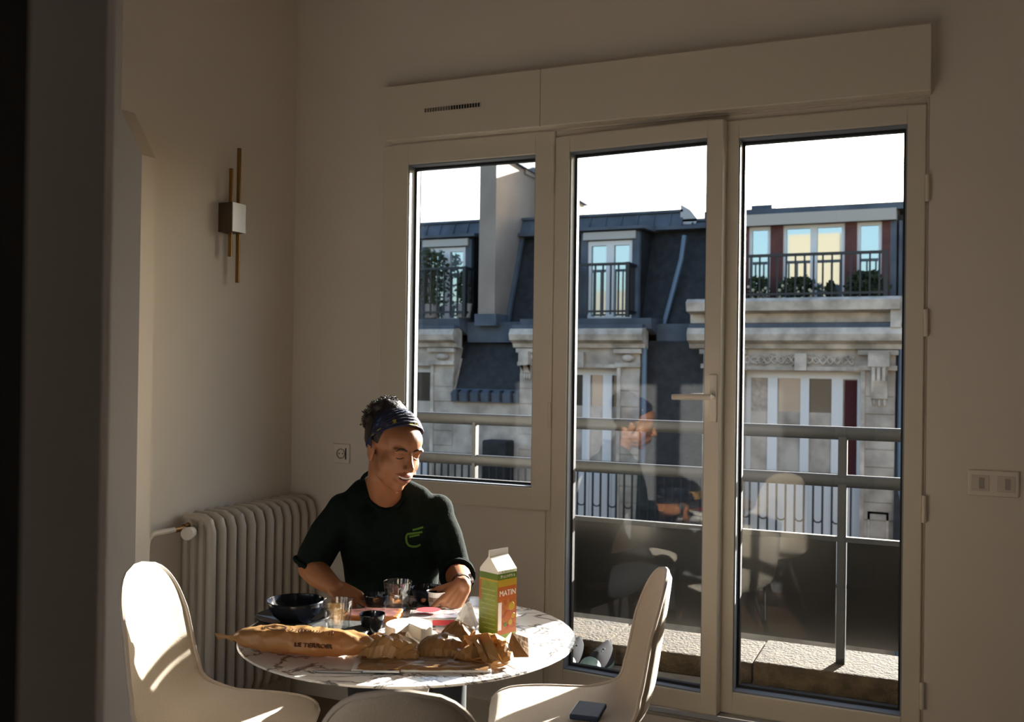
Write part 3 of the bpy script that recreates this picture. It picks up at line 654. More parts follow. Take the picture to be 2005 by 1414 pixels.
# ------------------------------------------------------------------ things on the table
def paper_mat(name, col, tr=.3, col2=None):
    m = mat(name, col, .38, var=.12, vs=14, bump=.2, bs=50); n = m.node_tree; p = n.nodes['Principled BSDF']; out = n.nodes['Material Output']
    t = n.nodes.new('ShaderNodeBsdfTranslucent'); t.inputs[0].default_value = (*(col2 or col), 1); mx = n.nodes.new('ShaderNodeMixShader'); mx.inputs[0].default_value = tr
    n.links.new(p.outputs[0], mx.inputs[1]); n.links.new(t.outputs[0], mx.inputs[2]); n.links.new(mx.outputs[0], out.inputs[0]); return m
m_kraft = paper_mat('kraft_paper', (.31,.175,.068), .2, (.45,.19,.05)); m_kraft2 = paper_mat('kraft_paper_dark', (.26,.14,.052), .2, (.42,.18,.045))
m_black = mat('black_glaze', (.008,.011,.018), .12); m_slatetray = mat('slate_tray', (.035,.035,.035), .55, bump=.2)
m_clear = glass_mat('clear_glass', (.88,.90,.90), 1.5, 0, 3.0); m_film = glass_mat('clear_film', (.85,.83,.85), 1.5, .12, 2.0)
m_coffee = mat('coffee', (.012,.006,.003), .1); m_cream = mat('cream', (.80,.77,.70), .5); m_paperw = paper_mat('white_paper', (.75,.73,.70), .2)
m_red = mat('label_red', (.42,.03,.04), .5); m_orange = mat('salmon_orange', (.55,.20,.05), .5); m_ink = mat('print_ink', (.10,.045,.02), .8)
T0 = TZ
# slate tray with a stack of black crockery
ty = thing('tray', 'thin dark slate tray at the left edge of the table', 'tray', (-1.565, 2.182, T0+.001), math.atan2(.107,.291))
b = MB(); b.box(-.155,.155,-.072,.072,.012,.020); b.build('board', m_slatetray, ty, bev=.002)
for sx in (-1,1):
    for sy in (-1,1): b = MB(); b.lathe([(.010,0),(.010,.012)], (.10*sx-.0,.045*sy,0), 12); b.build('foot', m_rubber, ty)
pz = T0+.0215
def plate(label, loc, r, h=.016, m=m_black):
    t = thing('plate', label, 'plate', loc)
    b = MB(); b.lathe([(0,0),(r*.55,0),(r*.6,.004),(r*.97,h),(r,h+.002),(r*.985,h+.004),(r*.62,.009),(r*.5,.006),(0,.006)], n=48); b.build('dish', m, t, smooth=True)
    b = MB(); b.lathe([(r*.985,h+.0015),(r*1.003,h+.0025),(r*.985,h+.0045)], n=48, close=True); b.build('rim', m, t, smooth=True); return t
def bowl(label, loc, r, h, m=m_black, name='bowl'):
    t = thing(name, label, 'bowl', loc)
    b = MB(); b.lathe([(0,0),(r*.5,0),(r*.55,.004),(r*.8,h*.35),(r*.95,h*.75),(r,h),(r*.97,h+.001),(r*.91,h*.72),(r*.74,h*.36),(r*.5,.010),(0,.008)], n=48); b.build('body', m, t, smooth=True)
    b = MB(); b.lathe([(r*.97,h-.0005),(r*.985,h+.0025),(r*1.003,h)], n=48, close=True); b.build('rim', m, t, smooth=True); return t
BX, BY = -1.622, 2.180
plate('wide black plate lying flat on the slate tray under the bowl', (BX, BY, pz), .100, .020)
bowl('large glossy black bowl on top of the crockery stack', (BX+.003, BY+.004, pz+.0075), .076, .054)
def tumbler(label, loc, r, h, fill=None, grp=None, n=10):
    t = thing('tumbler', label, 'glass', loc, 0, grp)
    def f(u, v):
        a = 2*pi*u; fl = 1-.03*abs(sin(n*a/2)) if .1 < v < .72 else 1
        rr = r*(.78+.22*v)*fl; return (rr*cos(a), rr*sin(a), h*v)
    b = MB(); b.grid(f, 80, 12, closed=True); b.build('wall', m_clear, t, smooth=True)
    b = MB(); b.lathe([(0,.001),(r*.77,.001),(r*.77,.010),(0,.009)], n=40); b.build('base', m_clear, t, smooth=True)
    b = MB(); b.lathe([(r*.965,h-.001),(r*.985,h+.001),(r*1.005,h-.001)], n=48, close=True); b.build('rim', m_clear, t, smooth=True)
    if fill:
        b = MB(); b.lathe([(0,.011),(r*.74,.011),(r*(.76+.2*fill),h*fill),(0,h*fill)], n=40); b.build('drink', m_coffee, t, smooth=True)
    return t
tumbler('empty faceted glass tumbler in front of the bowl stack', (-1.474, 2.168, T0+.0215), .038, .082)
bowl('short black cup of coffee between the empty tumbler and the cheese', (-1.428, 2.262, T0+.001), .034, .050, m_black, 'coffee_cup')
tumbler('tall faceted glass before the chest of the person', (-1.502, 2.515, T0+.001), .042, .082, None)
bowl('black cup with a pale rim beside the right hand of the person', (-1.562, 2.492, T0+.001), .036, .040, m_black, 'cup')
bowl('wide black bowl at the far edge of the table', (-1.462, 2.622, T0+.001), .050, .046)

# paper packs in plastic film
def pack(label, loc, rz, lx, ly, h, m_side, m_in, lab=True):
    t = thing('food_pack', label, 'package', loc, rz)
    b = MB(); b.prism([(-ly/2*.85,0),(ly/2*.85,0),(ly/2,h),(-ly/2,h)], 'x', -lx/2, lx/2); b.build('tray', m_side, t, bev=.004)
    def f(u, v):
        x = (u-.5)*lx*1.10; y = (v-.5)*ly*1.12; e = max(abs(u-.5), abs(v-.5))*2
        return (x, y, h+.0015+.006*(1-e**4)+.0035*mnoise.noise(Vector((x*45,y*45,rz*9)))*(1 if e < .9 else 2.2))
    b = MB(); b.grid(f, 24, 18); b.build('film', m_film, t, smooth=True)
    def g(u, v):
        x = (u-.5)*lx*.86; y = (v-.5)*ly*.84
        return (x, y, h+.0008+.0015*mnoise.noise(Vector((x*60,y*60,2))))
    b = MB(); b.grid(g, 16, 12); b.build('slices', m_in, t, smooth=True)
    if lab:
        b = MB(); b.lathe([(0,.0),(.026,0),(.026,.001),(0,.001)], (-.02,.012,h+.0095), 20, sx=1.3); b.build('sticker', m_red, t)
        b = MB(); b.box(-lx*.05, lx*.42, -ly/2*.98-.0015, -ly/2*.90, h*.2, h*.85); b.build('side_label', m_red, t)
    return t
pack('flat see-through pack with pink slices and an orange side, left of the cheese', (-1.505, 2.388, T0+.001), radians(22), .155, .105, .020, m_orange, mat('ham', (.30,.13,.11), .4, var=.3, vs=30), False)
pack('flat see-through pack with a red round sticker near the yogurt', (-1.335, 2.440, T0+.001), radians(28), .150, .105, .022, mat('pack_card', (.45,.42,.38), .5), mat('pale_slices', (.62,.55,.53), .4, var=.2, vs=30), True)
t = thing('plastic_box', 'small clear plastic box beside the carton', 'box', (-1.205, 2.525, T0+.001), radians(25))
b = MB(); b.prism([(-.038,0),(.038,0),(.05,.05),(-.05,.05)], 'x', -.055, .055); b.build('tub', m_film, t, bev=.005)
b = MB(); b.box(-.062,.062,-.054,.054,.0505,.055); b.build('lid', m_film, t, bev=.002)
# round cheese with a cut wedge
t = thing('cheese', 'round white cheese with a slice cut out, brightly lit mid table', 'cheese', (-1.330, 2.285, T0+.001), radians(-58))
b = MB(); n = 40; pts = [(0,0)]+[(.062*cos(.5+(2*pi-1.15)*k/n), .062*sin(.5+(2*pi-1.15)*k/n)) for k in range(n+1)]
b.prism(pts, 'z', .0, .032); b.build('rind', m_cream, t, bev=.003)
b = MB(); b.lathe([(0,0),(.075,0),(.078,.003),(0,.003)], n=30); b.v = [(x,y,z-.0009) for x,y,z in b.v]; b.build('wrapper', m_paperw, t)
# white board under the paper bags
bdv = thing('serving_board', 'thin white-edged board under the paper bags at the near table edge', 'board', (-1.165, 2.075, T0+.0005), radians(26))
b = MB(); b.box(-.165,.160,-.055,.075,0,.006); b.build('panel', mat('board_white', (.66,.64,.62), .35), bdv, bev=.002)
kn = thing('sliver', 'slim steel knife lying at the near edge of the table', 'sliver', (-1.262, 1.965, T0+.001), radians(24))  # thin bright shape added to stand for the board's lit front edge
b = MB(); b.prism([(-.10,-.008),(-.005,-.009),(.0,.007),(-.09,.008),(-.115,.002)], 'z', .001, .003); b.build('blade', m_alu, kn)
b = MB(); b.box(-.002,.085,-.007,.007,0,.007); b.build('handle', m_alu, kn, bev=.002)

# paper bags
def bag_mesh(L, w, h, seed, tip0=True, crump=.004, nu=60, nv=28):
    r = seed*13.7
    def f(u, v):
        a = 2*pi*v; e = sin(pi*min(1, max(0, u*.97+.03)))**.42 if tip0 else sin(pi*(.12+.83*u))**.5
        if tip0 and u < .09: e *= .25+.75*u/.09
        x = (u-.5)*L; y = w*e*math.copysign(abs(cos(a))**.75, cos(a)); z = h*.5+h*.5*e*math.copysign(abs(sin(a))**.8, sin(a))
        k = mnoise.noise(Vector((x*28+r,y*50,z*50)))*crump*(.6+1.8*u)+mnoise.noise(Vector((x*75+r,y*90,z*90)))*crump*.5
        q = Vector((0,y,z-h*.5)); q = q.normalized()*k if q.length > 1e-6 else q
        return (x, y+q.y, max(.0006, z+q.z))
    b = MB(); b.grid(f, nu, nv); return b
t = thing('bread_bag', 'long printed kraft paper baguette bag with twisted tip at the near left table edge', 'bag', (-1.474, 2.026, T0+.001), math.atan2(.10,.37))
bag_mesh(.385, .045, .064, 1, True, .0050).build('paper', m_kraft, t, smooth=True)
b = MB(); b.tube([(-.183,0,.026),(-.208,.004,.028),(-.226,.008,.026),(-.242,.014,.032)], [.010,.004,.009,.002], 8, sy=.5); b.build('twist', m_kraft, t, smooth=True)
text('LE TERROIR', m_ink, t, .0135, (.04,-.0470,.034), (radians(88),0,0), depth=.0035, sx=1.35)
b = MB(); r_ = random.Random(4)
for k in range(14): b.bar((-.03+.0085*k,-.0275,.0560), (-.03+.0085*k+.004*r_.random(),-.0215,.0640), .0022, .002)
q = b.build('faded_print', m_ink, t); q['kind'] = 'stuff'
b = MB(); b.lathe([(.016,0),(.019,0),(.019,.002),(.016,.002)], n=24, close=True, sx=1.4, sy=.55); b.build('stamp', m_ink, t, loc=(-.065,-.018,.0632), rot=(radians(16),0,0))
def crumple(name, label, loc, rz, sx, sy, h, seed, m=m_kraft, fold=1.0, nu=16, nv=12):
    """open, creased paper: a faceted sheet folded up at its rim"""
    t = thing(name, label, 'paper bag', loc, rz); r = random.Random(seed)
    jit = [[(r.uniform(-.5,.5), r.uniform(-.5,.5), r.random()) for _ in range(nv+1)] for _ in range(nu+1)]
    def f(u, v):
        i, j = round(u*nu), round(v*nv); q = jit[i][j]
        x = (u-.5+q[0]*.6/nu)*sx; y = (v-.5+q[1]*.6/nv)*sy; e = max(abs(u-.5), abs(v-.5))*2
        dome = h*(sin(pi*u)**.6)*(sin(pi*v)**.6)
        z = dome*(.70+.45*mnoise.noise(Vector((x*22+seed,y*22,seed*3.1)))*fold)+.012*q[2]*fold
        return (x, y, max(.0008, z))
    b = MB(); b.grid(f, nu, nv)
    fs = []
    for q in b.f: fs += [(q[0],q[1],q[2]),(q[0],q[2],q[3])]
    b.f = fs; b.fm = [0]*len(fs); b.build('paper', m, t); return t
crumple('paper_bag', 'crumpled kraft paper bag mouth beside the baguette bag', (-1.268, 2.104, T0+.008), radians(18), .150, .115, .070, 3)
crumple('paper_bag', 'rounded brown paper bag bulging in front of the cheese', (-1.168, 2.165, T0+.008), radians(30), .125, .11, .060, 5, m_kraft2, .35)
t = crumple('paper_bag', 'open folded kraft paper bag in front of the carton', (-1.062, 2.205, T0+.008), radians(20), .15, .16, .052, 8, m_kraft, 1.2)
def flap(pts, par, m=m_kraft):
    b = MB(); b.add(pts, [tuple(range(len(pts)))]); b.add([(x+.0006,y+.0006,z+.0004) for x,y,z in pts], [tuple(range(len(pts)))[::-1]]); return b.build('flap', m, par, weld=False)
flap([(-.055,-.03,.050),(-.02,-.06,.012),(.045,-.085,.008),(.005,-.03,.060)], t)
def leaf(p, L, W, tilt, yaw, par, m=m_kraft):
    a = Vector((sin(yaw), cos(yaw), 0)); c = Vector((-cos(yaw)*cos(tilt), sin(yaw)*cos(tilt), sin(tilt))); p = Vector(p)
    return flap([tuple(p), tuple(p+a*L), tuple(p+a*L*.8+c*W), tuple(p+a*L*.1+c*W*.9)], par, m)
leaf((.012,-.075,.010), .075, .055, radians(52), .1, t); leaf((.055,-.055,.012), .06, .050, radians(60), -.25, t); leaf((.078,-.03,.008), .05, .055, radians(48), .35, t); leaf((-.03,-.02,.035), .06, .04, radians(50), -.2, t)
flap([(.05,-.06,.010),(.105,-.035,.006),(.10,.01,.040),(.06,.0,.055)], t)
t = crumple('paper_bag', 'upright twisted paper bag with bright creases between cheese and carton', (-1.208, 2.335, T0+.001), radians(10), .085, .07, .055, 12, m_kraft, .6)
crumple('paper_napkin', 'small crumpled white paper behind the brown bags, near the yogurt', (-1.225, 2.412, T0+.001), radians(-30), .06, .05, .085, 31, m_paperw, 1.3, 9, 7)
crumple('paper_sheet', 'flat brown paper sheet in front of the bulging paper bags', (-1.160, 2.065, T0+.0067), radians(27), .30, .10, .006, 21, m_kraft2, .5)

# juice carton
ca = thing('juice_carton', 'tall green and orange gable-top carton with a white top', 'carton', (-1.118, 2.384, T0+.0005), radians(70))
CW, CHB, CHS, CHT = .0345, .178, .183, .232
m_cw = mat('carton_white', (.74,.72,.69), .4); m_cg = mat('carton_green', (.20,.26,.025), .45, var=.12, vs=40); m_cg2 = mat('carton_dark_green', (.09,.16,.012), .45)
m_cy = mat('carton_ochre', (.42,.27,.02), .45); m_co = mat('carton_orange', (.40,.10,.015), .45); m_cf = mat('carton_fruit', (.45,.16,.02), .5, col2=(.30,.05,.01), vs=60); m_txt = mat('print_white', (.78,.74,.70), .5)
b = MB(); b.box(-CW,CW,-CW,CW,0,CHS); b.build('body', m_cw, ca, bev=.0015)
b = MB(); b.prism([(-CW,CHS-.001),(CW,CHS-.001),(.003,CHS+.032),(-.003,CHS+.032)], 'x', -CW, CW); b.build('gable', m_cw, ca)
b = MB(); b.box(-CW,CW,-.002,.002,CHS+.030,CHT); b.build('crest', m_cw, ca)
e = .0006
def face(side, x0, x1, z0, z1, m, name='print', d=0):
    b = MB(); q = CW+e+d
    if side == 'front': b.box(x0, x1, -q, -CW+.001, z0, z1)
    else: b.box(-q, -CW+.001, x0, x1, z0, z1)
    return b.build(name, m, ca)
for s in ('front', 'left'): face(s, -CW, CW, .158, .174, m_cg2, 'band'); face(s, -CW, CW, .153, .158, m_cy, 'band')
face('left', -CW, CW, 0, .153, m_cg, 'panel'); face('left', CW-.008, CW, .10, .153, m_co, 'stripe', .0002)
for k in range(9): face('left', -.026, .022+.006*((k*7) % 3-1), .028+.0125*k, .031+.0125*k, mat('small_print', (.36,.40,.12), .6) if k == 0 else bpy.data.materials['small_print'], 'print_line', .0003)
face('front', -CW, CW, 0, .016, m_cg, 'band'); face('front', -CW, CW, .016, .028, m_co, 'band'); face('front', -CW, CW, .028, .104, m_cf, 'picture'); face('front', -CW, CW, .104, .140, m_co, 'band'); face('front', -CW, CW, .140, .153, m_cy, 'band')
face('front', -CW+.001, -CW+.014, .028, .100, m_cw, 'side_label', .0003)
for k, (x, z, rr, mm) in enumerate(((.004,.062,.014,m_co),(.016,.086,.011,m_cy),(.012,.044,.008,m_cy),(-.006,.040,.006,m_cg2),(.004,.036,.004,m_red),(.022,.060,.007,m_cy))):
    b = MB(); b.lathe([(0,0),(rr,0),(rr*.9,.0008),(0,.0008)], n=16); b.build('fruit', mm, ca, loc=(x,-CW-e-.0001,z), rot=(radians(90),0,0))
text('MATIN', m_txt, ca, .021, (.001,-CW-e-.0003,.122), (radians(90),0,0), sx=.95)
def marks(z, h, n, m, x0, x1):
    b = MB(); r_ = random.Random(n)
    for k in range(n):
        x = x0+(x1-x0)*(k+.5)/n; b.box(x-.0013, x-.0004, -CW-e-.0006, -CW-e+.0002, z-h/2, z+h/2); b.box(x-.0013, x+.0011, -CW-e-.0006, -CW-e+.0002, z+h*r_.choice((-.5,.0,.32)), z+h*r_.choice((-.3,.15,.5))+.0006) if k % 4 != 3 else None
    o = b.build('faded_print', m, ca); o['kind'] = 'stuff'
marks(.166, .007, 9, m_txt, -.026, .028); marks(.1785, .005, 8, mat('print_green', (.30,.36,.10), .6), -.022, .026)
# ------------------------------------------------------------------ the person
from mathutils.bvhtree import BVHTree
CAM = Vector((0,0,1.43))
def ray(px, py): return fw+Rv*((px-1002.5)/F)-Uv*((py-707)/F)
def at(px, py, d): return CAM+ray(px, py)*d
m_skin = mat('skin', (.29,.12,.055), .5, var=.06, vs=25); m_skin.node_tree.nodes['Principled BSDF'].inputs['Subsurface Weight'].default_value = .08
m_skin.node_tree.nodes['Principled BSDF'].inputs['Subsurface Radius'].default_value = (.01,.004,.002)
m_shirt = mat('dark_green_jersey', (.0045,.009,.007), 1, spec=.15, var=.15, vs=40, bump=.2, bs=90, sheen=.0)
m_hair = mat('dark_hair', (.018,.010,.006), .5, bump=.5, bs=120, bumpstretch=(1,1,.2)); m_trouser = mat('dark_trousers', (.012,.013,.016), .9)
PB = Vector((-1.73, 2.93, 0))
pr = thing('person', 'person in dark green shirt and headband, seated, looking down and smiling', 'person', PB)
def remesh(b, name, m, vox, it=4, parent=pr, fac=.5, origin=PB):
    me = bpy.data.meshes.new(name)
    me.from_pydata([tuple(Vector(v)-origin) for v in b.v], [], b.f); bm = bmesh.new(); bm.from_mesh(me); bmesh.ops.recalc_face_normals(bm, faces=bm.faces); bm.to_mesh(me); bm.free()
    o = bpy.data.objects.new(name, me); COL.objects.link(o)
    r = o.modifiers.new('r', 'REMESH'); r.mode = 'VOXEL'; r.voxel_size = vox
    if it: s = o.modifiers.new('s', 'SMOOTH'); s.factor = fac; s.iterations = it
    dg = bpy.context.evaluated_depsgraph_get(); m2 = bpy.data.meshes.new_from_object(o.evaluated_get(dg)); bpy.data.objects.remove(o)
    m2.name = name; m2.materials.clear(); m2.materials.append(m); m2.shade_smooth()
    q = bpy.data.objects.new(name, m2); COL.objects.link(q); q.parent = parent; return q
def limb(b, pts, rs, n=14, sy=1.0):
    b.tube(pts, rs, n, sy=sy)
    for p, r in zip(pts, rs): b.ell(p, (r*.98,)*3, n, 8)
def V(*a): return Vector(a)
# joints
rsh, lsh = at(672,990,3.15), at(856,990,3.22)
rel, lel = at(606,1112,3.13), at(893,1122,3.22)
rwr, lwr = at(660,1154,2.97), at(906,1146,2.98)
nb = at(752,968,3.20); chest = at(766,1060,3.24); belly = at(768,1170,3.34); pelv = at(770,1290,3.42)
side = (lsh-rsh).normalized(); upv = (nb-belly).normalized(); frt = side.cross(upv).normalized()
if frt.dot(CAM-chest) < 0: frt = -frt
# head frame
HC = at(772,880,3.10)
fh = V(.896,-.443,0).normalized(); pd = radians(14)
hf = fh*cos(pd)-V(0,0,1)*sin(pd); hu = fh*sin(pd)+V(0,0,1)*cos(pd); hl = hu.cross(hf).normalized()
tilt = Matrix.Rotation(radians(-4), 3, hf); hu = tilt @ hu; hl = tilt @ hl
HS = 1.03
def H(l, f, u): return HC+(hl*l+hf*f+hu*u)*HS
HR = Matrix((hl, hf, hu)).transposed()
def hell(b, c, r, n=16, m=12): b.ell(H(*c), tuple(k*HS for k in r), n, m, HR)
def head_shapes(b):
    hell(b, (0,-.014,.036), (.073,.093,.080), 24, 16)
    hell(b, (0,.030,-.022), (.060,.058,.090), 24, 16)
    hell(b, (0,.034,.040), (.063,.055,.050), 20, 12)
    hell(b, (0,.032,-.072), (.048,.045,.040)); hell(b, (0,.056,-.098), (.021,.019,.018))
    for s in (-1, 1):
        hell(b, (s*.036,.040,-.030), (.030,.032,.036)); hell(b, (s*.029,.074,.021), (.027,.012,.009))
        hell(b, (s*.031,.067,.004), (.0150,.0135,.0125)); hell(b, (s*.0105,.094,-.033), (.0078,.010,.0075))
        hell(b, (s*.044,.022,-.056), (.019,.036,.030))
        hell(b, (s*.074,-.010,-.008), (.007,.019,.030)); hell(b, (s*.077,-.014,.004), (.008,.015,.020)); hell(b, (s*.074,-.004,-.032), (.006,.009,.010))
    b.tube([H(0,.082,.014), H(0,.093,-.008), H(0,.107,-.028)], [.0088*HS,.0092*HS,.0105*HS], 12); hell(b, (0,.104,-.029), (.0112,.0115,.0102))
    hell(b, (0,.084,-.054), (.026,.012,.009)); hell(b, (0,.080,-.072), (.023,.012,.010)); hell(b, (0,.076,-.061), (.034,.012,.016))
    limb(b, [H(0,-.030,-.045), H(0,-.026,-.085), nb-upv*.03], [.054,.051,.062], 18)
def finger(b, base, d, n, lens, r, bends):
    """chain of three bones, curling towards -n"""
    p = Vector(base); pts = [p.copy()]; ang = 0
    for L, a in zip(lens, bends):
        ang += a; v = d*cos(ang)-n*sin(ang); p = p+v*L; pts.append(p.copy())
    rs = [r, r*.95, r*.86, r*.72]; limb(b, pts, rs, 10); return pts
def hand(b, wr, d, n, thumb_side, bends, tb, spread=.12, sc=1.0):
    """palm box of blobs, four unequal fingers, a thumb from the side of the palm"""
    d = d.normalized(); n = (n-d*n.dot(d)).normalized(); s = d.cross(n).normalized()*thumb_side
    k = sc
    for q in (-.024,-.008,.008,.024):
        limb(b, [wr+s*q*.75*k, wr+d*.045*k+s*q*k, wr+d*.083*k+s*q*1.12*k+n*.002], [.014*k,.0145*k,.0125*k], 10)
    tips = []
    for i, (q, ls) in enumerate(((.030,(.040,.025,.020)),(.010,(.044,.028,.022)),(-.010,(.041,.026,.021)),(-.028,(.033,.020,.018)))):
        dd = (d+s*spread*(1.5-i)*.5).normalized(); base = wr+d*(.086-.004*abs(i-1))*k+s*q*k
        tips.append(finger(b, base, dd, n, [x*k for x in ls], (.0084 if i < 3 else .0074)*k, bends[i]))
    tbase = wr+d*.028*k+s*.026*k-n*.006*k; td = (d*tb[0]+s*tb[1]-n*tb[2]).normalized()
    m1 = tbase+td*.040*k; t2 = (td*.8+d*.55-n*tb[3]).normalized(); m2 = m1+t2*.030*k; m3 = m2+(t2+d*.2-s*.25).normalized()*.024*k
    limb(b, [wr+d*.012*k+s*.012*k, tbase, m1, m2, m3], [.015*k,.0145*k,.0115*k,.0102*k,.0082*k], 10); return tips
b = MB()
head_shapes(b)
# torso and limbs of the one continuous body
def ring_torso(b, rows, n=28):
    vs = []
    for c, w, d, ex in rows:
        for k in range(n):
            a = 2*pi*k/n; ca, sa = cos(a), sin(a)
            vs.append(c+side*w*math.copysign(abs(ca)**ex, ca)+frt*d*math.copysign(abs(sa)**ex, sa))
    m = len(rows); b.add(vs, [(i*n+k, i*n+(k+1) % n, (i+1)*n+(k+1) % n, (i+1)*n+k) for i in range(m-1) for k in range(n)]+[tuple(range(n))[::-1], tuple((m-1)*n+k for k in range(n))])
mid = lambda a, c, t: a*(1-t)+c*t
def torso(b, g=0.0):
    ring_torso(b, [(pelv, .160+g, .105+g, .85), (mid(pelv,belly,.6), .150+g, .100+g, .85), (belly, .138+g, .092+g, .85), (mid(belly,chest,.6), .146+g, .097+g, .85), (chest, .158+g, .102+g, .82),
                   (mid(chest,nb,.42)+frt*.0, .163+g, .092+g, .80), (mid(chest,nb,.72), .140+g*.8, .074+g*.8, .85), (nb-upv*.012, .082+g*.5, .060+g*.5, 1.0), (nb+upv*.012, .055, .052, 1.0)])
torso(b)
for sg, q in ((-1, rsh), (1, lsh)): limb(b, [nb+upv*.045+side*sg*.030, nb+side*sg*.060+upv*.004, mid(nb,q,.7)-upv*.012], [.026,.034,.034])
sag = V(0,0,-1)
limb(b, [mid(nb,rsh,.35)-upv*.035, rsh-upv*.02, mid(rsh,rel,.5), rel], [.044,.042,.042,.037]); limb(b, [mid(nb,lsh,.35)-upv*.035, lsh-upv*.02, mid(lsh,lel,.5), lel], [.044,.042,.042,.037])
limb(b, [rel, mid(rel,rwr,.35), mid(rel,rwr,.75), rwr], [.038,.041,.030,.0255]); limb(b, [lel, mid(lel,lwr,.35), mid(lel,lwr,.75), lwr], [.038,.041,.030,.0255])
# right hand lies on the table edge; left hand reaches round the yogurt pot
rtip = at(702,1181,2.90); rd_ = (rtip-rwr).normalized()
hand(b, rwr, (rd_+V(0,0,-.06)).normalized(), (V(0,0,.60)+(CAM-rwr).normalized()*.85).normalized(), 1, [(.10,.45,.4),(.12,.45,.4),(.16,.45,.45),(.2,.5,.45)], (.55,.85,.25,.1), .42)
pot = at(856,1181,2.95); pot.z = max(pot.z-.004, TZ+.024)
ld = (at(876,1172,2.93)-lwr).normalized(); rgt = V(.91,.4147,0)
hand(b, lwr, (ld+V(0,0,-.35)).normalized(), (V(0,0,.55)+rgt*.85+(CAM-lwr).normalized()*.55).normalized(), 1, [(.15,.55,.6),(.2,.65,.6),(.3,.65,.6),(.35,.7,.6)], (.75,.55,.55,.3), .16, .98)
# legs
hipR, hipL = pelv-side*.09-V(0,0,.03), pelv+side*.09-V(0,0,.03)
gz = V(frt.x, frt.y, 0).normalized()
kR, kL = hipR+gz*.40-side*.03, hipL+gz*.40+side*.03; kR.z = kL.z = .50
aR, aL = kR+gz*.02, kL+gz*.02; aR.z = aL.z = .085
for h, k, a in ((hipR,kR,aR),(hipL,kL,aL)): limb(b, [h, mid(h,k,.5), k, mid(k,a,.4), a, a+gz*.09-V(0,0,.045)], [.075,.062,.050,.045,.033,.03])
body = remesh(b, 'body', m_skin, .0032, 3, fac=.5)
q = bmesh.new(); q.from_mesh(body.data); hv = [v for v in q.verts if v.co.z > 1.04]
for _ in range(6): bmesh.ops.smooth_vert(q, verts=hv, factor=.5, use_axis_x=True, use_axis_y=True, use_axis_z=True)
q.to_mesh(body.data); q.free(); body.data.shade_smooth()

# clothes
b = MB(); torso(b, .013)
for sg, q in ((-1, rsh), (1, lsh)): limb(b, [nb+side*sg*.066+upv*.012, mid(nb,q,.65)+upv*.006], [.042,.048])
limb(b, [mid(nb,rsh,.30)-upv*.04, rsh-upv*.016, mid(rsh,rel,.45), mid(rsh,rel,.86)], [.058,.057,.060,.058], 16)
e2 = mid(lel,lwr,.22)
limb(b, [mid(nb,lsh,.30)-upv*.04, lsh-upv*.018, mid(lsh,lel,.45), lel], [.058,.056,.055,.052], 16); b.tube([lel, mid(lel,e2,.6), e2], [.052,.051,.049], 16)
for q in (rsh, lsh): b.ell(mid(chest,q,.66)+frt*.030, (.06,.06,.06), 14, 10); b.ell(mid(chest,q,.66)-frt*.02, (.066,.066,.066), 14, 10)
ra = (rel-rsh).normalized(); la = (lwr-lel).normalized()
# soft folds
for k in range(5):
    p = mid(rsh, rel, .25+.13*k); q = ra.cross(frt).normalized(); b.tube([p+q*.05+frt*.02, p+frt*.058+ra*.008, p-q*.05+frt*.02+ra*.02], [.007,.010,.006], 8)
    p = mid(lsh, lel, .35+.13*k); b.tube([p+q*.045+frt*.02+ra*.02, p+frt*.052+ra*.01, p-q*.045+frt*.02], [.006,.010,.007], 8)
for k in range(4):
    p = mid(belly, chest, .05+.22*k); b.tube([p-side*.13+frt*.06, p-side*.05+frt*(.108)-upv*.015, p+side*.03+frt*.105-upv*.02], [.005,.009,.004], 8)
shirt = remesh(b, 'shirt', m_shirt, .0055, 22)
b = MB(); b.tube([nb+(side*cos(a)*.070+frt*(sin(a)*.066+.006))+upv*(.012-.036*sin(a)+.020*abs(cos(a))) for a in [2*pi*k/28 for k in range(29)]], .007, 8, caps=False); b.v = [tuple(Vector(v)-PB) for v in b.v]; b.build('collar', m_shirt, shirt, smooth=True)
b = MB()
for c, ax, r in ((mid(rsh,rel,.97), ra, .054),):
    u1 = ax.orthogonal().normalized(); u2 = ax.cross(u1); b.tube([c+u1*r*cos(a)+u2*r*sin(a) for a in [2*pi*k/24 for k in range(25)]], .008, 8, caps=False)
b.v = [tuple(Vector(v)-PB) for v in b.v]; b.build('cuff', m_shirt, shirt, smooth=True)
b = MB()
u1 = la.orthogonal().normalized(); u2 = la.cross(u1)
for t, r in ((0,.049),(.014,.049),(-.014,.051)): b.tube([e2+la*t+u1*r*cos(a)+u2*r*sin(a) for a in [2*pi*k/24 for k in range(25)]], .008, 8, caps=False)
b.v = [tuple(Vector(v)-PB) for v in b.v]; b.build('cuff', m_shirt, shirt, smooth=True)
b = MB()
for h, k, a in ((hipR,kR,aR),(hipL,kL,aL)): limb(b, [h+V(0,0,.01), mid(h,k,.5), k, mid(k,a,.45), a+V(0,0,.04)], [.088,.076,.064,.058,.052], 14)
ring_torso(b, [(pelv-upv*.07,.15,.11,.9),(pelv-upv*.02,.176,.122,.85),(mid(pelv,belly,.35),.165,.116,.85)])
remesh(b, 'trousers', m_trouser, .008, 4)
for a in (aR, aL):
    b = MB(); c = a+gz*.05; c.z = .045; rz = Matrix.Rotation(math.atan2(gz.y, gz.x), 3, 'Z'); b.ell(c, (.13,.047,.05), 16, 10, rz); c.z = .012; b.ell(c, (.135,.05,.0125), 16, 6, rz)
    remesh(b, 'shoe', m_trouser, .006, 3)

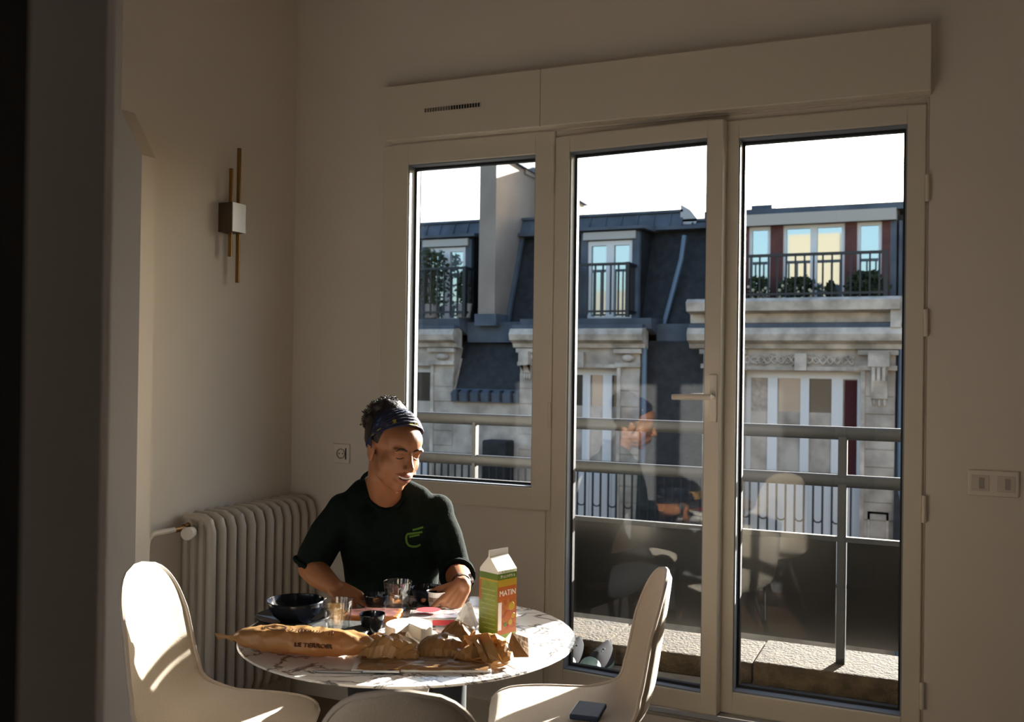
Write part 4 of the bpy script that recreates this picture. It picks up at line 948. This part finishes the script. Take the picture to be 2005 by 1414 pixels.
# face, hair, headband
bb = bmesh.new(); bb.from_mesh(body.data); tree = BVHTree.FromBMesh(bb)
def onhead(l, f, u, off=.0008):
    """drop a point given in the head frame onto the face, looking along the face normal"""
    o = H(l, .25, u)-PB; h = tree.ray_cast(o, -hf)
    p = h[0] if h[0] is not None else (H(l, f, u)-PB)
    return p+hf*off
def strip(name, pts, ws, m, off=.0012, th=.0022, par=body):
    b = MB(); up_ = hu
    P = [onhead(l, .08, u, off) for l, u in pts]; b.tube([p for p in P], ws, 8, sy=1.0); o = b.build(name, m, pr, smooth=True); return o
for s in (-1, 1):
    strip('eyebrow', [(s*.012,.0205),(s*.024,.0255),(s*.037,.0255),(s*.049,.0185)], [.0024,.0036,.0034,.0014], m_hair, .0002)
    strip('eyelashes', [(s*.017,.001),(s*.026,-.0042),(s*.035,-.0046),(s*.045,.0005)], [.0010,.0019,.0020,.0010], m_hair, .0)
    strip('eyelid_crease', [(s*.019,.0085),(s*.027,.0110),(s*.036,.0110),(s*.044,.0080)], [.0005,.0008,.0008,.0005], mat('lid_crease', (.12,.045,.02), .6), -.0002)
m_lip = mat('lips', (.26,.065,.05), .4); m_teeth = mat('teeth', (.72,.68,.62), .3); m_mouth = mat('mouth', (.05,.012,.010), .7)
strip('mouth', [(-.030,-.053),(-.018,-.0605),(0,-.0635),(.018,-.0605),(.030,-.053)], [.0015,.0050,.0060,.0050,.0015], m_mouth, -.0030)
strip('teeth', [(-.023,-.0560),(-.012,-.0592),(0,-.0605),(.012,-.0592),(.023,-.0560)], [.0020,.0034,.0040,.0034,.0020], m_teeth, -.0010)
strip('lip', [(-.032,-.0505),(-.016,-.0540),(-.005,-.0540),(0,-.0550),(.005,-.0540),(.016,-.0540),(.032,-.0505)], [.0010,.0026,.0032,.0030,.0032,.0026,.0010], m_lip, -.0010)
strip('lip', [(-.030,-.0545),(-.016,-.0670),(0,-.0710),(.016,-.0670),(.030,-.0545)], [.0010,.0034,.0042,.0034,.0010], m_lip, -.0016)
strip('nostril', [(-.009,-.0405),(-.006,-.0415)], [.002,.002], m_mouth, -.001); strip('nostril', [(.006,-.0415),(.009,-.0405)], [.002,.002], m_mouth, -.001)
b = MB(); r = random.Random(5)
hell(b, (0,-.030,.040), (.080,.090,.082), 24, 16)
hell(b, (0,-.072,.018), (.064,.040,.054)); hell(b, (0,-.085,.075), (.050,.046,.045)); hell(b, (.0,-.055,.105), (.046,.042,.032))
for s in (-1, 1): hell(b, (s*.065,-.006,.034), (.010,.018,.026))
for k in range(70):
    a = r.uniform(0, 6.28); e = r.uniform(-.2, 1.3); dv = V(cos(a)*cos(e), -abs(sin(a))*cos(e)*.9-.15, sin(e)).normalized()
    c = V(0,-.055,.060)+V(dv.x*.066, dv.y*.066, dv.z*.070); rr = r.uniform(.010,.020); hell(b, tuple(c), (rr, rr, rr*.8), 8, 6)
hair = remesh(b, 'hair', m_hair, .0045, 3)
b = MB()
for k in range(420):
    a = r.uniform(0, 6.28); e = r.uniform(-.3, 1.5); dv = V(cos(a)*cos(e), -abs(sin(a))*cos(e)-.1, sin(e)).normalized()
    c = V(0,-.06,.062)+V(dv.x*.074, dv.y*.070, dv.z*.072); t1 = V(r.uniform(-1,1), r.uniform(-1,1), r.uniform(-.6,1)).normalized()
    L = r.uniform(.010,.026); p0 = H(*c)-PB; w1 = HR @ (dv*.6+t1*.6); w2 = HR @ (dv*.3-t1*.3+V(0,0,.2)); b.tube([p0, p0+w1*L*.6, p0+(w1+w2)*L*.6, p0+w2*L], [.0009,.0008,.0007,.0004], 4)
q = b.build('hair_curls', m_hair, hair); q['kind'] = 'stuff'
m_band = mat('headband_cloth', (.016,.018,.045), .8, bump=.2, bs=60); m_bandy = mat('band_yellow', (.30,.26,.03), .8); m_bandb = mat('band_blue', (.03,.08,.19), .8)
def bandpt(th, ph, g=0.0):
    c0 = radians(79); e = V(0, cos(c0+ph), sin(c0+ph)); dv = V(sin(th), 0, 0)+e*cos(th)
    wr_ = .0022*sin(ph*46+sin(th*3)*1.5)
    base = V(0,-.012,.034); R3 = V(.0835,.1005,.0905)
    return base+V(dv.x*(R3.x+wr_+g), dv.y*(R3.y+wr_+g), dv.z*(R3.z+wr_+g))
b = MB()
def fb(u, v):
    th = radians(-118+236*u); w = radians(38)*(1-.30*abs(2*u-1)**4); return tuple(H(*bandpt(th, (v-.5)*2*w))-PB)
b.grid(fb, 60, 30); bo = b.build('headband', m_band, pr, smooth=True)
so_ = bo.modifiers.new('s', 'SOLIDIFY'); so_.thickness = .003; so_.offset = -1
for k in range(26):
    th = radians(r.uniform(-95, 95)); w = radians(38)*(1-.30*abs(th/radians(118))**4); ph = r.choice((-1,-.78,-.62,.3,.0,.55))*w*.9; b = MB()
    d1, d2 = radians(r.uniform(3,6)), radians(r.uniform(2,4.5)); n_ = 8
    b.add([H(*bandpt(th, ph, .0008))-PB]+[H(*bandpt(th+d1*cos(6.283*i/n_), ph+d2*sin(6.283*i/n_), .0008))-PB for i in range(n_)], [(0, 1+i, 1+(i+1) % n_) for i in range(n_)])
    b.build('patch', m_bandy if ph < -.3*w else m_bandb, bo, smooth=True)
# chest emblem: three wing strokes and a bowl, printed in green on the shirt
sb2 = bmesh.new(); sb2.from_mesh(shirt.data); st2 = BVHTree.FromBMesh(sb2)
m_logo = mat('green_print', (.06,.14,.01), .8)
def emblem(pts, w):
    b = MB(); P = []
    for px, py in pts:
        d = ray(px, py); h = st2.ray_cast(CAM-PB, d.normalized())
        if h[0] is not None: P.append((h[0], h[1]))
    if len(P) < 2: return
    vs = []; fs = []
    for i, (p, n) in enumerate(P):
        t = (P[min(i+1, len(P)-1)][0]-P[max(0, i-1)][0]).normalized(); s_ = t.cross(n).normalized()*w/2; o = n*.0012; vs += [p+s_+o, p-s_+o]
    fs = [(2*i, 2*i+1, 2*i+3, 2*i+2) for i in range(len(P)-1)]; b.add(vs, fs); b.build('emblem', m_logo, shirt)
emblem([(808+.9*k, 1038-.22*k-.06*max(0,k-10)) for k in range(0, 24)], .006)
arc = [(827-.9*k, 1041.5+.15*k) for k in range(0, 26)]+[(803-5*sin(a)-3, 1054-9*cos(a)) for a in (.4,.8,1.2,1.6)]+[(796,1062),(800,1068),(808,1070.5),(816,1070),(823,1066.5)]
emblem(arc, .0068)
emblem([(801+.9*k, 1051.5-.2*k) for k in range(0, 24)], .006)
# wrist watch
b = MB(); wa = (lwr-lel).normalized(); wc = mid(lel,lwr,.88); u1 = wa.orthogonal().normalized(); u2 = wa.cross(u1)
b.grid(lambda u, v: tuple(wc-PB+wa*(v-.5)*.016+(u1*cos(2*pi*u)+u2*sin(2*pi*u))*.0305), 28, 2, closed=True); wt = b.build('watch_strap', m_rubber, pr, smooth=True)
wn = (V(0,0,.5)+rgt*.9).normalized(); wn = (wn-wa*wn.dot(wa)).normalized(); ws = wa.cross(wn)
b = MB(); c = wc-PB+wn*.033
b.grid(lambda u, v: tuple(c+(wa*cos(2*pi*u)+ws*sin(2*pi*u))*.015+wn*(v-.5)*.008), 24, 1, closed=True); b.add([c+(wa*cos(2*pi*k/24)+ws*sin(2*pi*k/24))*.015+wn*.004 for k in range(24)], [tuple(range(24))]); b.build('watch_case', m_alu, wt)
# yogurt pot in the left hand
yp = thing('yogurt_pot', 'small white yogurt pot held in the left hand of the person', 'pot', (pot.x, pot.y, pot.z-.022))
b = MB(); b.lathe([(0,0),(.024,0),(.0245,.004),(.029,.042),(.032,.043),(.032,.0455),(.0275,.0450),(.0265,.036),(0,.034)], n=36); b.build('cup', m_cw, yp, smooth=True)
b = MB(); b.lathe([(.0265,.016),(.0279,.030)], n=36); b.v = [(x*1.006,y*1.006,z) for x,y,z in b.v]; b.build('printed_band', mat('pot_print', (.30,.22,.17), .6, var=.4, vs=90), yp, smooth=True)
